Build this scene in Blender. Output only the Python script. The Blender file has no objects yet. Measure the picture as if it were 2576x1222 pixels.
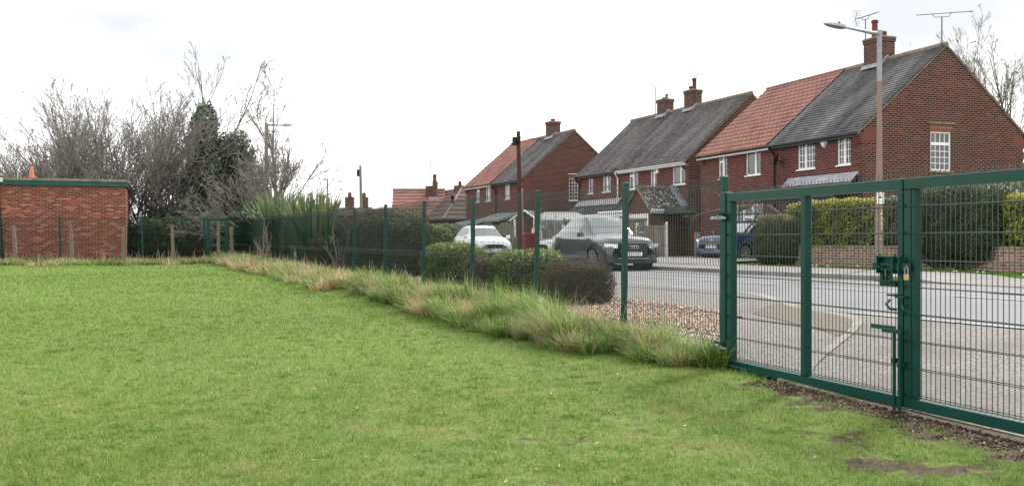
import bpy, math, random
import numpy as np
from mathutils import Vector, Matrix
R = math.radians
sc = bpy.context.scene
# ------------------------------------------------------------------ camera
EYE = 1.30
cam_d = bpy.data.cameras.new('camera'); cam = bpy.data.objects.new('camera', cam_d)
sc.collection.objects.link(cam); sc.camera = cam
cam.location = (0, 0, EYE); cam.rotation_euler = (R(90), 0, 0)
cam_d.lens = 35; cam_d.sensor_width = 36; cam_d.shift_y = -0.0023
cam_d.clip_start = 0.1; cam_d.clip_end = 4000
# ------------------------------------------------------------------ world
SUN_EL, SUN_AZ = 42, 35          # azimuth measured from +Y towards +X
w = bpy.data.worlds.new('World'); sc.world = w; w.use_nodes = True
nt = w.node_tree; nt.nodes.clear()
def N(nt, t, **k):
    n = nt.nodes.new(t)
    for a, b in k.items(): setattr(n, a, b)
    return n
out = N(nt, 'ShaderNodeOutputWorld'); bg = N(nt, 'ShaderNodeBackground')
sky = N(nt, 'ShaderNodeTexSky', sky_type='NISHITA', sun_disc=False)
sky.sun_elevation = R(SUN_EL); sky.sun_rotation = R(SUN_AZ); sky.air_density = 1.0; sky.dust_density = 2.5
tc = N(nt, 'ShaderNodeTexCoord'); mp = N(nt, 'ShaderNodeMapping')
mp.inputs['Scale'].default_value = (1.6, 1.6, 4.5); mp.inputs['Location'].default_value = (0.35, 0.1, 0.2)
nz = N(nt, 'ShaderNodeTexNoise'); nz.inputs['Scale'].default_value = 2.2; nz.inputs['Detail'].default_value = 6; nz.inputs['Roughness'].default_value = 0.55
rp = N(nt, 'ShaderNodeValToRGB'); rp.color_ramp.elements[0].position = 0.36; rp.color_ramp.elements[1].position = 0.50
rp.color_ramp.elements[0].color = (8.1, 8.5, 9.3, 1); rp.color_ramp.elements[1].color = (14, 14, 14, 1)
rp.color_ramp.elements[0].color = (0, 0, 0, 1); rp.color_ramp.elements[1].color = (1, 1, 1, 1)
cl = N(nt, 'ShaderNodeMixRGB'); cl.inputs['Color1'].default_value = (4.7, 4.9, 5.2, 1); cl.inputs['Color2'].default_value = (10.6, 10.6, 10.55, 1)
mx = N(nt, 'ShaderNodeMixRGB'); mx.inputs['Fac'].default_value = 0.93
L = nt.links.new
L(tc.outputs['Generated'], mp.inputs['Vector']); L(mp.outputs[0], nz.inputs['Vector']); L(nz.outputs['Fac'], rp.inputs['Fac'])

facs = []
for (bx_, bz_, r0, r1) in ((-.40, .215, .06, .30), (-.10, .095, .03, .14), (.43, .235, .04, .26), (.12, .06, .0, .12)):
    sp = N(nt, 'ShaderNodeVectorMath', operation='MULTIPLY'); sp.inputs[1].default_value = (1, 1, 2.2); L(tc.outputs['Generated'], sp.inputs[0])
    v = Vector((bx_, 1, bz_)).normalized(); dn = N(nt, 'ShaderNodeVectorMath', operation='DISTANCE'); dn.inputs[1].default_value = (v.x, v.y, v.z*2.2); L(sp.outputs[0], dn.inputs[0])
    ad = N(nt, 'ShaderNodeMath', operation='MULTIPLY_ADD'); ad.inputs[1].default_value = .55; L(nz.outputs['Fac'], ad.inputs[0]); L(dn.outputs['Value'], ad.inputs[2])
    mr = N(nt, 'ShaderNodeMapRange'); mr.interpolation_type = 'SMOOTHSTEP'; mr.inputs['From Min'].default_value = r0+.22; mr.inputs['From Max'].default_value = r1+.27; L(ad.outputs[0], mr.inputs['Value']); facs.append(mr.outputs[0])
f_ = facs[0]
for g in facs[1:]:
    mn = N(nt, 'ShaderNodeMath', operation='MULTIPLY'); L(f_, mn.inputs[0]); L(g, mn.inputs[1]); f_ = mn.outputs[0]
L(f_, cl.inputs['Fac']); L(sky.outputs[0], mx.inputs['Color1']); L(cl.outputs[0], mx.inputs['Color2'])
L(mx.outputs[0], bg.inputs['Color']); bg.inputs['Strength'].default_value = 0.10; L(bg.outputs[0], out.inputs['Surface'])
sd = bpy.data.lights.new('sun', 'SUN'); so = bpy.data.objects.new('sun', sd); sc.collection.objects.link(so)
sd.energy = 3.4; sd.angle = R(8); sd.color = (1.0, 0.96, 0.90)
el, az = R(SUN_EL), R(SUN_AZ)
dirv = Vector((math.sin(az)*math.cos(el), math.cos(az)*math.cos(el), math.sin(el)))
so.rotation_euler = (-dirv).to_track_quat('-Z', 'Y').to_euler(); so.location = (20, 20, 60)
sc.view_settings.view_transform = 'Standard'; sc.view_settings.look = 'None'
sc.view_settings.exposure = 0.85; sc.view_settings.gamma = 1
sc.render.resolution_x = 1024; sc.render.resolution_y = 485
# ------------------------------------------------------------------ helpers
col = sc.collection
rng = np.random.default_rng(7); random.seed(7)
CS, SN = 0.9104, 0.4138
def W(s, n): return (-SN*s + CS*n, CS*s + SN*n)
def SNc(x, y): return (-SN*x + CS*y, CS*x + SN*y)
def px(xd, y):                                  # metres right of the optical axis for a column of the 2576 px photo
    return (xd - 1288)/2504.0*y
def tag(o, label=None, cat=None, group=None, kind=None):
    if label: o['label'] = label
    if cat: o['category'] = cat
    if group: o['group'] = group
    if kind: o['kind'] = kind
    return o
def thing(name, label, cat, loc=(0,0,0), rz=0, group=None):
    o = bpy.data.objects.new(name, None); col.objects.link(o); o.location = loc; o.rotation_euler = (0,0,rz)
    o.empty_display_size = .2
    return tag(o, label, cat, group)
class MB:
    def __init__(s): s.v = []; s.f = []; s.m = []; s.mi = 0; s.uv = None
    def add(s, vs, fs):
        b = len(s.v); s.v += [tuple(p) for p in vs]
        for f in fs: s.f.append(tuple(i+b for i in f)); s.m.append(s.mi)
        return s
    def box(s, x0, x1, y0, y1, z0, z1, M=None):
        vs = [(x,y,z) for x in (x0,x1) for y in (y0,y1) for z in (z0,z1)]
        if M is not None: vs = [tuple(M @ Vector(v)) for v in vs]
        return s.add(vs, [(0,1,3,2),(4,6,7,5),(0,4,5,1),(2,3,7,6),(0,2,6,4),(1,5,7,3)])
    def bev(s, x0, x1, y0, y1, z0, z1, b=.01):       # box with chamfered vertical and top edges
        r = [(x0+b,y0),(x1-b,y0),(x1,y0+b),(x1,y1-b),(x1-b,y1),(x0+b,y1),(x0,y1-b),(x0,y0+b)]
        cx, cy = (x0+x1)/2, (y0+y1)/2
        kx, ky = 1-b/max(1e-6,(x1-x0)/2), 1-b/max(1e-6,(y1-y0)/2)
        vs = [(x,y,z0) for x,y in r]+[(x,y,z1-b) for x,y in r]+[(cx+(x-cx)*kx,cy+(y-cy)*ky,z1) for x,y in r]
        fs = [tuple(reversed(range(8))), tuple(range(16,24))]
        for k in range(8):
            j=(k+1)%8; fs += [(k,j,j+8,k+8),(k+8,j+8,j+16,k+16)]
        return s.add(vs, fs)
    def tube(s, pts, rad, k=6, cap=True):
        pts = [Vector(p) for p in pts]; n = len(pts)
        if not hasattr(rad, '__len__'): rad = [rad]*n
        vs = []
        up = None
        for i,p in enumerate(pts):
            d = (pts[min(i+1,n-1)]-pts[max(i-1,0)])
            d = d.normalized() if d.length > 1e-9 else Vector((0,0,1))
            if up is None or abs(up.dot(d)) > .95: up = Vector((0,0,1)) if abs(d.z) < .9 else Vector((1,0,0))
            a = d.cross(up).normalized(); b = a.cross(d).normalized()
            for j in range(k):
                t = 2*math.pi*(j+.5)/k; vs.append(p+(a*math.cos(t)+b*math.sin(t))*rad[i])
        fs = [(i*k+j, i*k+(j+1)%k, (i+1)*k+(j+1)%k, (i+1)*k+j) for i in range(n-1) for j in range(k)]
        if cap: fs += [tuple(reversed(range(k))), tuple(range((n-1)*k, n*k))]
        return s.add(vs, fs)
    def lathe(s, prof, c=(0,0,0), k=16, M=None):     # prof: (r,z)
        vs = [(c[0]+r*math.cos(2*math.pi*j/k), c[1]+r*math.sin(2*math.pi*j/k), c[2]+z) for r,z in prof for j in range(k)]
        if M is not None: vs = [tuple(M @ Vector(v)) for v in vs]
        n = len(prof)
        fs = [(i*k+j, i*k+(j+1)%k, (i+1)*k+(j+1)%k, (i+1)*k+j) for i in range(n-1) for j in range(k)]
        fs += [tuple(reversed(range(k))), tuple(range((n-1)*k, n*k))]
        return s.add(vs, fs)
    def quad(s, a, b, c, d): return s.add([a,b,c,d], [(0,1,2,3)])
    def build(s, name, mats, parent=None, smooth=False):
        me = bpy.data.meshes.new(name); me.from_pydata(s.v, [], s.f); me.update()
        if not isinstance(mats, (list,tuple)): mats = [mats]
        for m in mats: me.materials.append(m)
        if len(mats) > 1: me.polygons.foreach_set('material_index', s.m)
        boxuv(me)
        if smooth: me.polygons.foreach_set('use_smooth', [True]*len(me.polygons))
        o = bpy.data.objects.new(name, me); col.objects.link(o)
        if parent: o.parent = parent
        return o
def boxuv(me):
    nl = len(me.loops); npol = len(me.polygons)
    if not nl: return
    co = np.empty(len(me.vertices)*3); me.vertices.foreach_get('co', co); co = co.reshape(-1,3)
    li = np.empty(nl, dtype=np.int32); me.loops.foreach_get('vertex_index', li)
    no = np.empty(npol*3); me.polygons.foreach_get('normal', no); no = np.abs(no.reshape(-1,3))
    lt = np.empty(npol, dtype=np.int32); me.polygons.foreach_get('loop_total', lt)
    ax = np.repeat(np.argmax(no*np.array([1,1,1.2]), axis=1), lt)
    p = co[li]; uv = np.empty((nl,2))
    uv[:,0] = np.where(ax==0, p[:,1], p[:,0]); uv[:,1] = np.where(ax==2, p[:,1], p[:,2])
    l = me.uv_layers.new(name='uv'); l.data.foreach_set('uv', uv.ravel())
def npmesh(name, verts, faces, mat, parent=None, attr=None, smooth=False):
    """verts (N,3), faces (M,k) arrays of constant k; attr: one float per face"""
    verts = np.asarray(verts, dtype=np.float32); faces = np.asarray(faces, dtype=np.int32)
    me = bpy.data.meshes.new(name); k = faces.shape[1]; M = len(faces)
    me.vertices.add(len(verts)); me.vertices.foreach_set('co', verts.ravel())
    me.loops.add(M*k); me.loops.foreach_set('vertex_index', faces.ravel())
    me.polygons.add(M); me.polygons.foreach_set('loop_start', np.arange(M, dtype=np.int32)*k)
    me.polygons.foreach_set('loop_total', np.full(M, k, dtype=np.int32))
    me.update(calc_edges=True)
    if attr is not None:
        a = me.attributes.new('v', 'FLOAT', 'FACE'); a.data.foreach_set('value', np.asarray(attr, dtype=np.float32))
    if smooth: me.polygons.foreach_set('use_smooth', np.ones(M, dtype=bool))
    me.materials.append(mat)
    o = bpy.data.objects.new(name, me); col.objects.link(o)
    if parent: o.parent = parent
    return o
# ------------------------------------------------------------------ materials
def mat(name, rough=.7, base=(.5,.5,.5), metal=0, spec=.5, coat=0):
    m = bpy.data.materials.new(name); m.use_nodes = True
    b = m.node_tree.nodes['Principled BSDF']
    b.inputs['Base Color'].default_value = (*base,1); b.inputs['Roughness'].default_value = rough
    b.inputs['Metallic'].default_value = metal; b.inputs['Specular IOR Level'].default_value = spec
    b.inputs['Coat Weight'].default_value = coat
    return m
def noisy(name, c1, c2, scale=5, rough=.7, detail=5, bump=0, metal=0, spec=.16, c3=None, s3=.6, stretch=(1,1,1), coat=0, lo=.35, hi=.65, dist=.01):
    m = mat(name, rough, c1, metal, spec, coat); nt = m.node_tree; L = nt.links.new; b = nt.nodes['Principled BSDF']
    tc = N(nt,'ShaderNodeTexCoord'); mp = N(nt,'ShaderNodeMapping'); mp.inputs['Scale'].default_value = stretch
    n1 = N(nt,'ShaderNodeTexNoise'); n1.inputs['Scale'].default_value = scale; n1.inputs['Detail'].default_value = detail; n1.inputs['Roughness'].default_value=.65
    r = N(nt,'ShaderNodeValToRGB'); r.color_ramp.elements[0].position = lo; r.color_ramp.elements[1].position = hi
    r.color_ramp.elements[0].color = (*c1,1); r.color_ramp.elements[1].color = (*c2,1)
    L(tc.outputs['Object'], mp.inputs[0]); L(mp.outputs[0], n1.inputs['Vector']); L(n1.outputs['Fac'], r.inputs['Fac'])
    c = r.outputs['Color']
    if c3:
        n2 = N(nt,'ShaderNodeTexNoise'); n2.inputs['Scale'].default_value = s3; n2.inputs['Detail'].default_value = 4
        r2 = N(nt,'ShaderNodeValToRGB'); r2.color_ramp.elements[0].position=.5; r2.color_ramp.elements[1].position=.68
        L(mp.outputs[0], n2.inputs['Vector']); L(n2.outputs['Fac'], r2.inputs['Fac'])
        x = N(nt,'ShaderNodeMixRGB'); x.inputs['Color2'].default_value=(*c3,1); L(r2.outputs['Color'], x.inputs['Fac']); L(c, x.inputs['Color1']); c = x.outputs[0]
    L(c, b.inputs['Base Color'])
    if bump:
        bp = N(nt,'ShaderNodeBump'); bp.inputs['Strength'].default_value = bump; bp.inputs['Distance'].default_value = dist
        L(n1.outputs['Fac'], bp.inputs['Height']); L(bp.outputs[0], b.inputs['Normal'])
    return m
def brick(name, cA, cB, mortar, bw=.225, bh=.075, ms=.014, third=None, stain=(.06,.05,.045), stf=.35, thr=.62):
    m = mat(name, .9, cA, 0, .08); nt = m.node_tree; L = nt.links.new; b = nt.nodes['Principled BSDF']
    uv = N(nt,'ShaderNodeUVMap'); uv.uv_map = 'uv'
    bt = N(nt,'ShaderNodeTexBrick'); bt.inputs['Scale'].default_value = 1; bt.inputs['Brick Width'].default_value = bw
    bt.inputs['Row Height'].default_value = bh; bt.inputs['Mortar Size'].default_value = ms; bt.inputs['Mortar Smooth'].default_value=.1
    bt.inputs['Color1'].default_value=(0,0,0,1); bt.inputs['Color2'].default_value=(1,1,1,1); bt.inputs['Mortar'].default_value=(.5,.5,.5,1); bt.inputs['Bias'].default_value=0
    L(uv.outputs[0], bt.inputs['Vector'])
    r = N(nt,'ShaderNodeValToRGB'); e = r.color_ramp.elements
    e[0].position=.25; e[0].color=(*cA,1); e[1].position=.78; e[1].color=(*cB,1)
    if third: q=e.new(.93); q.color=(*third,1)
    L(bt.outputs['Color'], r.inputs['Fac'])
    nz = N(nt,'ShaderNodeTexNoise'); nz.inputs['Scale'].default_value=.9; nz.inputs['Detail'].default_value=6; L(uv.outputs[0], nz.inputs['Vector'])
    r2 = N(nt,'ShaderNodeValToRGB'); r2.color_ramp.elements[0].position=.45; r2.color_ramp.elements[1].position=.8; L(nz.outputs['Fac'], r2.inputs['Fac'])
    ml = N(nt,'ShaderNodeMath', operation='MULTIPLY'); ml.inputs[1].default_value=stf; L(r2.outputs['Color'], ml.inputs[0])
    s = N(nt,'ShaderNodeMixRGB'); s.inputs['Color2'].default_value=(*stain,1); L(ml.outputs[0], s.inputs['Fac']); L(r.outputs['Color'], s.inputs['Color1'])
    n3 = N(nt,'ShaderNodeTexNoise'); n3.inputs['Scale'].default_value=22; n3.inputs['Detail'].default_value=4; L(uv.outputs[0], n3.inputs['Vector'])
    hs = N(nt,'ShaderNodeHueSaturation'); mm = N(nt,'ShaderNodeMapRange'); mm.inputs['To Min'].default_value=.7; mm.inputs['To Max'].default_value=1.3
    L(n3.outputs['Fac'], mm.inputs['Value']); L(mm.outputs[0], hs.inputs['Value']); L(s.outputs[0], hs.inputs['Color'])
    x = N(nt,'ShaderNodeMixRGB'); x.inputs['Color2'].default_value=(*mortar,1); L(bt.outputs['Fac'], x.inputs['Fac']); L(hs.outputs[0], x.inputs['Color1'])
    L(x.outputs[0], b.inputs['Base Color'])
    bp = N(nt,'ShaderNodeBump'); bp.inputs['Strength'].default_value=.5; bp.inputs['Distance'].default_value=.01; bp.invert=True
    L(bt.outputs['Fac'], bp.inputs['Height']); L(bp.outputs[0], b.inputs['Normal'])
    return m
def attrmat(name, stops, rough=.6, spec=.12, trans=0.0, noise=0):
    """colour from the per-face attribute v through a ramp; optional translucency"""
    m = mat(name, rough, stops[0][1], 0, spec); nt = m.node_tree; L = nt.links.new; b = nt.nodes['Principled BSDF']
    a = N(nt,'ShaderNodeAttribute'); a.attribute_name='v'
    r = N(nt,'ShaderNodeValToRGB'); e = r.color_ramp.elements
    e[0].position=stops[0][0]; e[0].color=(*stops[0][1],1); e[1].position=stops[-1][0]; e[1].color=(*stops[-1][1],1)
    for p,c in stops[1:-1]: q=e.new(p); q.color=(*c,1)
    L(a.outputs['Fac'], r.inputs['Fac']); L(r.outputs['Color'], b.inputs['Base Color'])
    if trans:
        t = N(nt,'ShaderNodeBsdfTranslucent'); L(r.outputs['Color'], t.inputs['Color']); x = N(nt,'ShaderNodeMixShader'); x.inputs[0].default_value=trans
        o = nt.nodes['Material Output']; L(b.outputs[0], x.inputs[1]); L(t.outputs[0], x.inputs[2]); L(x.outputs[0], o.inputs['Surface'])
    return m
M = {}
M['green'] = noisy('green_powder_coat', (.0015,.042,.031), (.003,.052,.039), 3, .36, 4, spec=.25)
M['wire'] = noisy('green_coated_wire', (.002,.020,.015), (.003,.030,.022), 3, .35, 3, spec=.35)
M['galv'] = noisy('galvanised_steel', (.22,.23,.25), (.33,.34,.36), 14, .5, 4, metal=.25)
M['brass'] = noisy('brass', (.50,.36,.16), (.62,.46,.22), 20, .35, 3, metal=.8)
M['concrete'] = noisy('weathered_concrete', (.16,.13,.10), (.33,.28,.22), 18, .9, 6, bump=.3, c3=(.13,.13,.08), s3=2.2)
M['lichenpost'] = noisy('lichen_stained_concrete', (.11,.09,.07), (.23,.195,.15), 18, .9, 6, bump=.3, c3=(.10,.10,.06), s3=2.2)
M['lampcol'] = noisy('brown_aggregate_concrete', (.20,.14,.11), (.30,.22,.18), 60, .9, 4, bump=.2, c3=(.16,.12,.10), s3=1.2, stretch=(1,1,.25))
M['pale'] = noisy('pale_concrete', (.48,.45,.39), (.66,.63,.56), 10, .85, 5)
M['white'] = noisy('white_upvc', (.76,.77,.78), (.84,.84,.84), 4, .35, 3)
M['whitepaint'] = noisy('white_paint', (.62,.62,.60), (.76,.76,.74), 7, .6, 5)
M['black'] = noisy('black_plastic', (.012,.012,.013), (.022,.022,.024), 9, .4, 3)
M['darkgrey'] = noisy('dark_grey_trim', (.05,.055,.06), (.08,.085,.09), 9, .5, 3)
M['rubber'] = noisy('tyre_rubber', (.015,.015,.016), (.028,.028,.029), 30, .8, 3)
M['alloy'] = noisy('alloy_rim', (.50,.51,.53), (.62,.63,.65), 9, .28, 2, metal=.7)
M['lead'] = noisy('lead_flashing', (.22,.225,.25), (.34,.35,.38), 9, .6, 5, c3=(.42,.43,.46), s3=3)
M['pot'] = noisy('terracotta', (.11,.038,.028), (.18,.065,.045), 9, .8, 4)
M['wood'] = noisy('weathered_fence_wood', (.13,.115,.095), (.27,.245,.215), 5, .9, 6, stretch=(9,9,.7), c3=(.10,.10,.08), s3=1.1)
M['postwood'] = noisy('creosoted_pole', (.045,.022,.018), (.095,.05,.04), 5, .85, 5, stretch=(8,8,.6))
M['bark'] = noisy('twig_bark', (.09,.078,.066), (.19,.165,.14), 8, .9, 5, c3=(.15,.17,.10), s3=1.0)
M['barkpale'] = noisy('grey_bark', (.14,.12,.105), (.26,.22,.19), 9, .9, 5)
M['twig'] = noisy('brown_twigs', (.07,.042,.034), (.17,.11,.09), 6, .9, 4)
M['gb'] = brick('gable_brick', (.020,.0125,.012), (.055,.018,.015), (.22,.125,.105), third=(.115,.036,.027))
M['fb'] = brick('front_brick', (.042,.013,.012), (.080,.020,.015), (.21,.115,.10), third=(.14,.036,.024), stf=.25)
M['cb'] = brick('chimney_brick', (.030,.020,.019), (.125,.042,.029), (.17,.12,.10), stf=.45)
M['ab'] = brick('annex_brick', (.10,.032,.026), (.26,.070,.047), (.30,.15,.115), third=(.36,.17,.125), stain=(.07,.05,.045), stf=.5)
M['wb'] = brick('garden_wall_brick', (.16,.075,.055), (.30,.14,.10), (.36,.31,.26), third=(.36,.24,.19), stf=.4)
M['ob'] = noisy('orange_brick_kneeler', (.13,.048,.036), (.19,.072,.055), 16, .9, 5, stretch=(1,1,5))
M['soldier'] = brick('soldier_brick', (.14,.03,.02), (.20,.05,.032), (.30,.17,.13), bw=.075, bh=.25)
def roofmat(name, cA, cB, cL, amt, tile=.165, row=.10, seed=0):
    m = brick(name, cA, cB, tuple(c*.35 for c in cA), bw=tile, bh=row, ms=.006, stain=cL, stf=amt)
    return m
M['oldtile'] = None
def oldtile(name, cA, cB, lich, chips, amt=.75):
    m = mat(name, .9, cA, 0, .12); nt = m.node_tree; L = nt.links.new; b = nt.nodes['Principled BSDF']
    uv = N(nt,'ShaderNodeUVMap'); uv.uv_map='uv'
    bt = N(nt,'ShaderNodeTexBrick'); bt.inputs['Scale'].default_value=1; bt.inputs['Brick Width'].default_value=.17; bt.inputs['Row Height'].default_value=.1
    bt.inputs['Mortar Size'].default_value=.006; bt.inputs['Color1'].default_value=(0,0,0,1); bt.inputs['Color2'].default_value=(1,1,1,1); bt.inputs['Mortar'].default_value=(.2,.2,.2,1)
    L(uv.outputs[0], bt.inputs['Vector'])
    r = N(nt,'ShaderNodeValToRGB'); e=r.color_ramp.elements; e[0].position=.1; e[0].color=(*cA,1); e[1].position=.9; e[1].color=(*cB,1); L(bt.outputs['Color'], r.inputs['Fac'])
    q=e.new(.985); q.color=(*cB,1); e[-1].position=1.0; 
    mp = N(nt,'ShaderNodeMapping'); mp.inputs['Scale'].default_value=(1.0,.28,1); L(uv.outputs[0], mp.inputs[0])
    nz = N(nt,'ShaderNodeTexNoise'); nz.inputs['Scale'].default_value=.9; nz.inputs['Detail'].default_value=5; L(mp.outputs[0], nz.inputs['Vector'])
    r2=N(nt,'ShaderNodeValToRGB'); r2.color_ramp.elements[0].position=.47; r2.color_ramp.elements[1].position=.78; L(nz.outputs['Fac'], r2.inputs['Fac'])
    n3=N(nt,'ShaderNodeTexNoise'); n3.inputs['Scale'].default_value=12; n3.inputs['Detail'].default_value=4; L(uv.outputs[0], n3.inputs['Vector'])
    m1=N(nt,'ShaderNodeMath',operation='MULTIPLY'); L(r2.outputs['Color'], m1.inputs[0]); m2=N(nt,'ShaderNodeMath',operation='MULTIPLY'); m2.inputs[1].default_value=amt*1.7; L(n3.outputs['Fac'], m2.inputs[0]); L(m2.outputs[0], m1.inputs[1])
    s=N(nt,'ShaderNodeMixRGB'); s.use_clamp=True; s.inputs['Color2'].default_value=(*lich,1); L(m1.outputs[0], s.inputs['Fac']); L(r.outputs['Color'], s.inputs['Color1'])
    vz=N(nt,'ShaderNodeTexVoronoi'); vz.inputs['Scale'].default_value=2.2; L(uv.outputs[0], vz.inputs['Vector'])
    lt=N(nt,'ShaderNodeMath',operation='LESS_THAN'); lt.inputs[1].default_value=.055; L(vz.outputs['Distance'], lt.inputs[0])
    s2=N(nt,'ShaderNodeMixRGB'); s2.inputs['Color2'].default_value=(*chips,1); L(lt.outputs[0], s2.inputs['Fac']); L(s.outputs[0], s2.inputs['Color1'])
    L(s2.outputs[0], b.inputs['Base Color'])
    bp=N(nt,'ShaderNodeBump'); bp.inputs['Strength'].default_value=.4; bp.inputs['Distance'].default_value=.01; bp.invert=True; L(bt.outputs['Fac'], bp.inputs['Height']); L(bp.outputs[0], b.inputs['Normal'])
    return m
M['slate'] = oldtile('old_dark_tiles', (.036,.035,.042), (.085,.080,.084), (.36,.36,.34), (.34,.22,.18), .5)
M['slate2'] = oldtile('old_brown_grey_tiles', (.048,.043,.047), (.105,.095,.095), (.33,.32,.30), (.30,.25,.22), .4)
M['redtile'] = noisy('red_pantile', (.19,.090,.072), (.28,.140,.112), 5, .75, 6, c3=(.16,.085,.072), s3=.9)
M['redtile2'] = noisy('weathered_red_tile', (.17,.075,.058), (.27,.125,.10), 7, .85, 6, c3=(.10,.09,.085), s3=1.4)
M['browntile'] = noisy('brown_tile', (.085,.050,.045), (.13,.078,.068), 6, .85, 5, c3=(.10,.085,.08), s3=1.0)
M['mosstile'] = noisy('mossy_lichen_tile', (.035,.032,.030), (.10,.09,.08), 14, .9, 6, c3=(.40,.39,.36), s3=7)
M['ridge'] = noisy('ridge_tile', (.13,.105,.085), (.25,.20,.16), 9, .9, 5)
M['greyroof'] = noisy('grey_green_felt', (.16,.20,.19), (.25,.29,.28), 5, .85, 5)
M['fascia'] = noisy('teal_fascia', (.016,.075,.072), (.03,.10,.095), 4, .5, 4)
M['curtain'] = noisy('net_curtain', (.36,.38,.42), (.62,.64,.68), 3, .9, 3, stretch=(9,9,.3))
M['cream'] = noisy('cream_curtain', (.40,.37,.30), (.60,.56,.48), 3, .9, 3, stretch=(9,9,.3))
M['dark'] = noisy('dark_room', (.012,.013,.016), (.03,.032,.038), 2, .9, 2)
def glassmat():
    m = bpy.data.materials.new('window_glass'); m.use_nodes=True; nt=m.node_tree; nt.nodes.clear(); L=nt.links.new
    o=N(nt,'ShaderNodeOutputMaterial'); t=N(nt,'ShaderNodeBsdfTransparent'); g=N(nt,'ShaderNodeBsdfGlossy'); g.inputs['Roughness'].default_value=.03
    t.inputs['Color'].default_value=(.85,.88,.9,1)
    x=N(nt,'ShaderNodeMixShader'); f=N(nt,'ShaderNodeFresnel'); f.inputs['IOR'].default_value=1.5
    mm=N(nt,'ShaderNodeMath',operation='MULTIPLY_ADD'); mm.inputs[1].default_value=1.3; mm.inputs[2].default_value=.06
    L(f.outputs[0], mm.inputs[0]); L(mm.outputs[0], x.inputs[0]); L(t.outputs[0], x.inputs[1]); L(g.outputs[0], x.inputs[2]); L(x.outputs[0], o.inputs[0]); return m
M['glass'] = glassmat()
M['carglass'] = mat('car_glass', .04, (.06,.08,.09), 0, 1.0, 1.0)
M['paintwhite'] = mat('white_car_paint', .25, (.74,.75,.77), 0, .5, 1.0)
M['paintgrey'] = noisy('grey_metallic_paint', (.075,.08,.088), (.09,.095,.105), 60, .25, 2, metal=.35, coat=1)
M['paintsilver'] = mat('silver_car_paint', .25, (.40,.42,.44), .4, .5, 1.0)
M['paintblue'] = mat('blue_car_paint', .22, (.008,.026,.12), .15, .5, 1.0)
M['lampglass'] = mat('headlamp_glass', .06, (.75,.77,.80), .2, 1.0, 1.0)
M['chrome'] = mat('chrome', .12, (.75,.76,.78), 1)
M['plate'] = mat('white_plate', .4, (.78,.78,.74))
M['plateblue'] = mat('plate_blue', .4, (.02,.12,.45))
M['binred'] = noisy('maroon_bin_plastic', (.15,.012,.018), (.19,.02,.026), 6, .45, 3)
M['orange'] = noisy('orange_cone_plastic', (.50,.17,.09), (.58,.22,.12), 5, .5, 3)
M['linepaint'] = noisy('worn_road_paint', (.17,.17,.17), (.40,.40,.38), 26, .85, 6)
# ------------------------------------------------------------------ terrain
def sst(a, b, x): t = np.clip((np.asarray(x,float)-a)/(b-a), 0, 1); return t*t*(3-2*t)
def H(x, y, bumps=True):
    x = np.asarray(x,float); y = np.asarray(y,float)
    s = -SN*x + CS*y; n = CS*x + SN*y
    zf = -.05 + .50*np.clip((y-7.5)/26, 0, 1)
    zf = zf + .14*np.exp(-((n-6.1)/.8)**2)*sst(8.6,10.5,s)
    zr = np.interp(n, [5.5,6.5,9,10.1,13,14,15.9,21,35], [.01,.06,.22,.29,.41,.43,.44,.55,.58])
    zr = zr + np.minimum(.30, np.maximum(0,(s-10)*.011))*(1-sst(8,10.5,n)) - .07*(1-sst(6,9.5,s))*(1-sst(7,10,n)) + .12*sst(9,12,s)*(1-sst(7,9,n))
    zr = zr + .02*np.clip((s-25)/40, 0, 1)
    wgt = sst(5.4, 6.6, n)
    z = zf*(1-wgt)+zr*wgt
    if bumps:
        z = z + (1-wgt)*(.012*np.sin(x*1.7+.6*np.sin(y*1.3))*np.cos(y*1.9+x*.4)+.010*np.sin(x*.53+y*.71))
    return z
def h1(x, y): return float(H(x, y))
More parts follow.
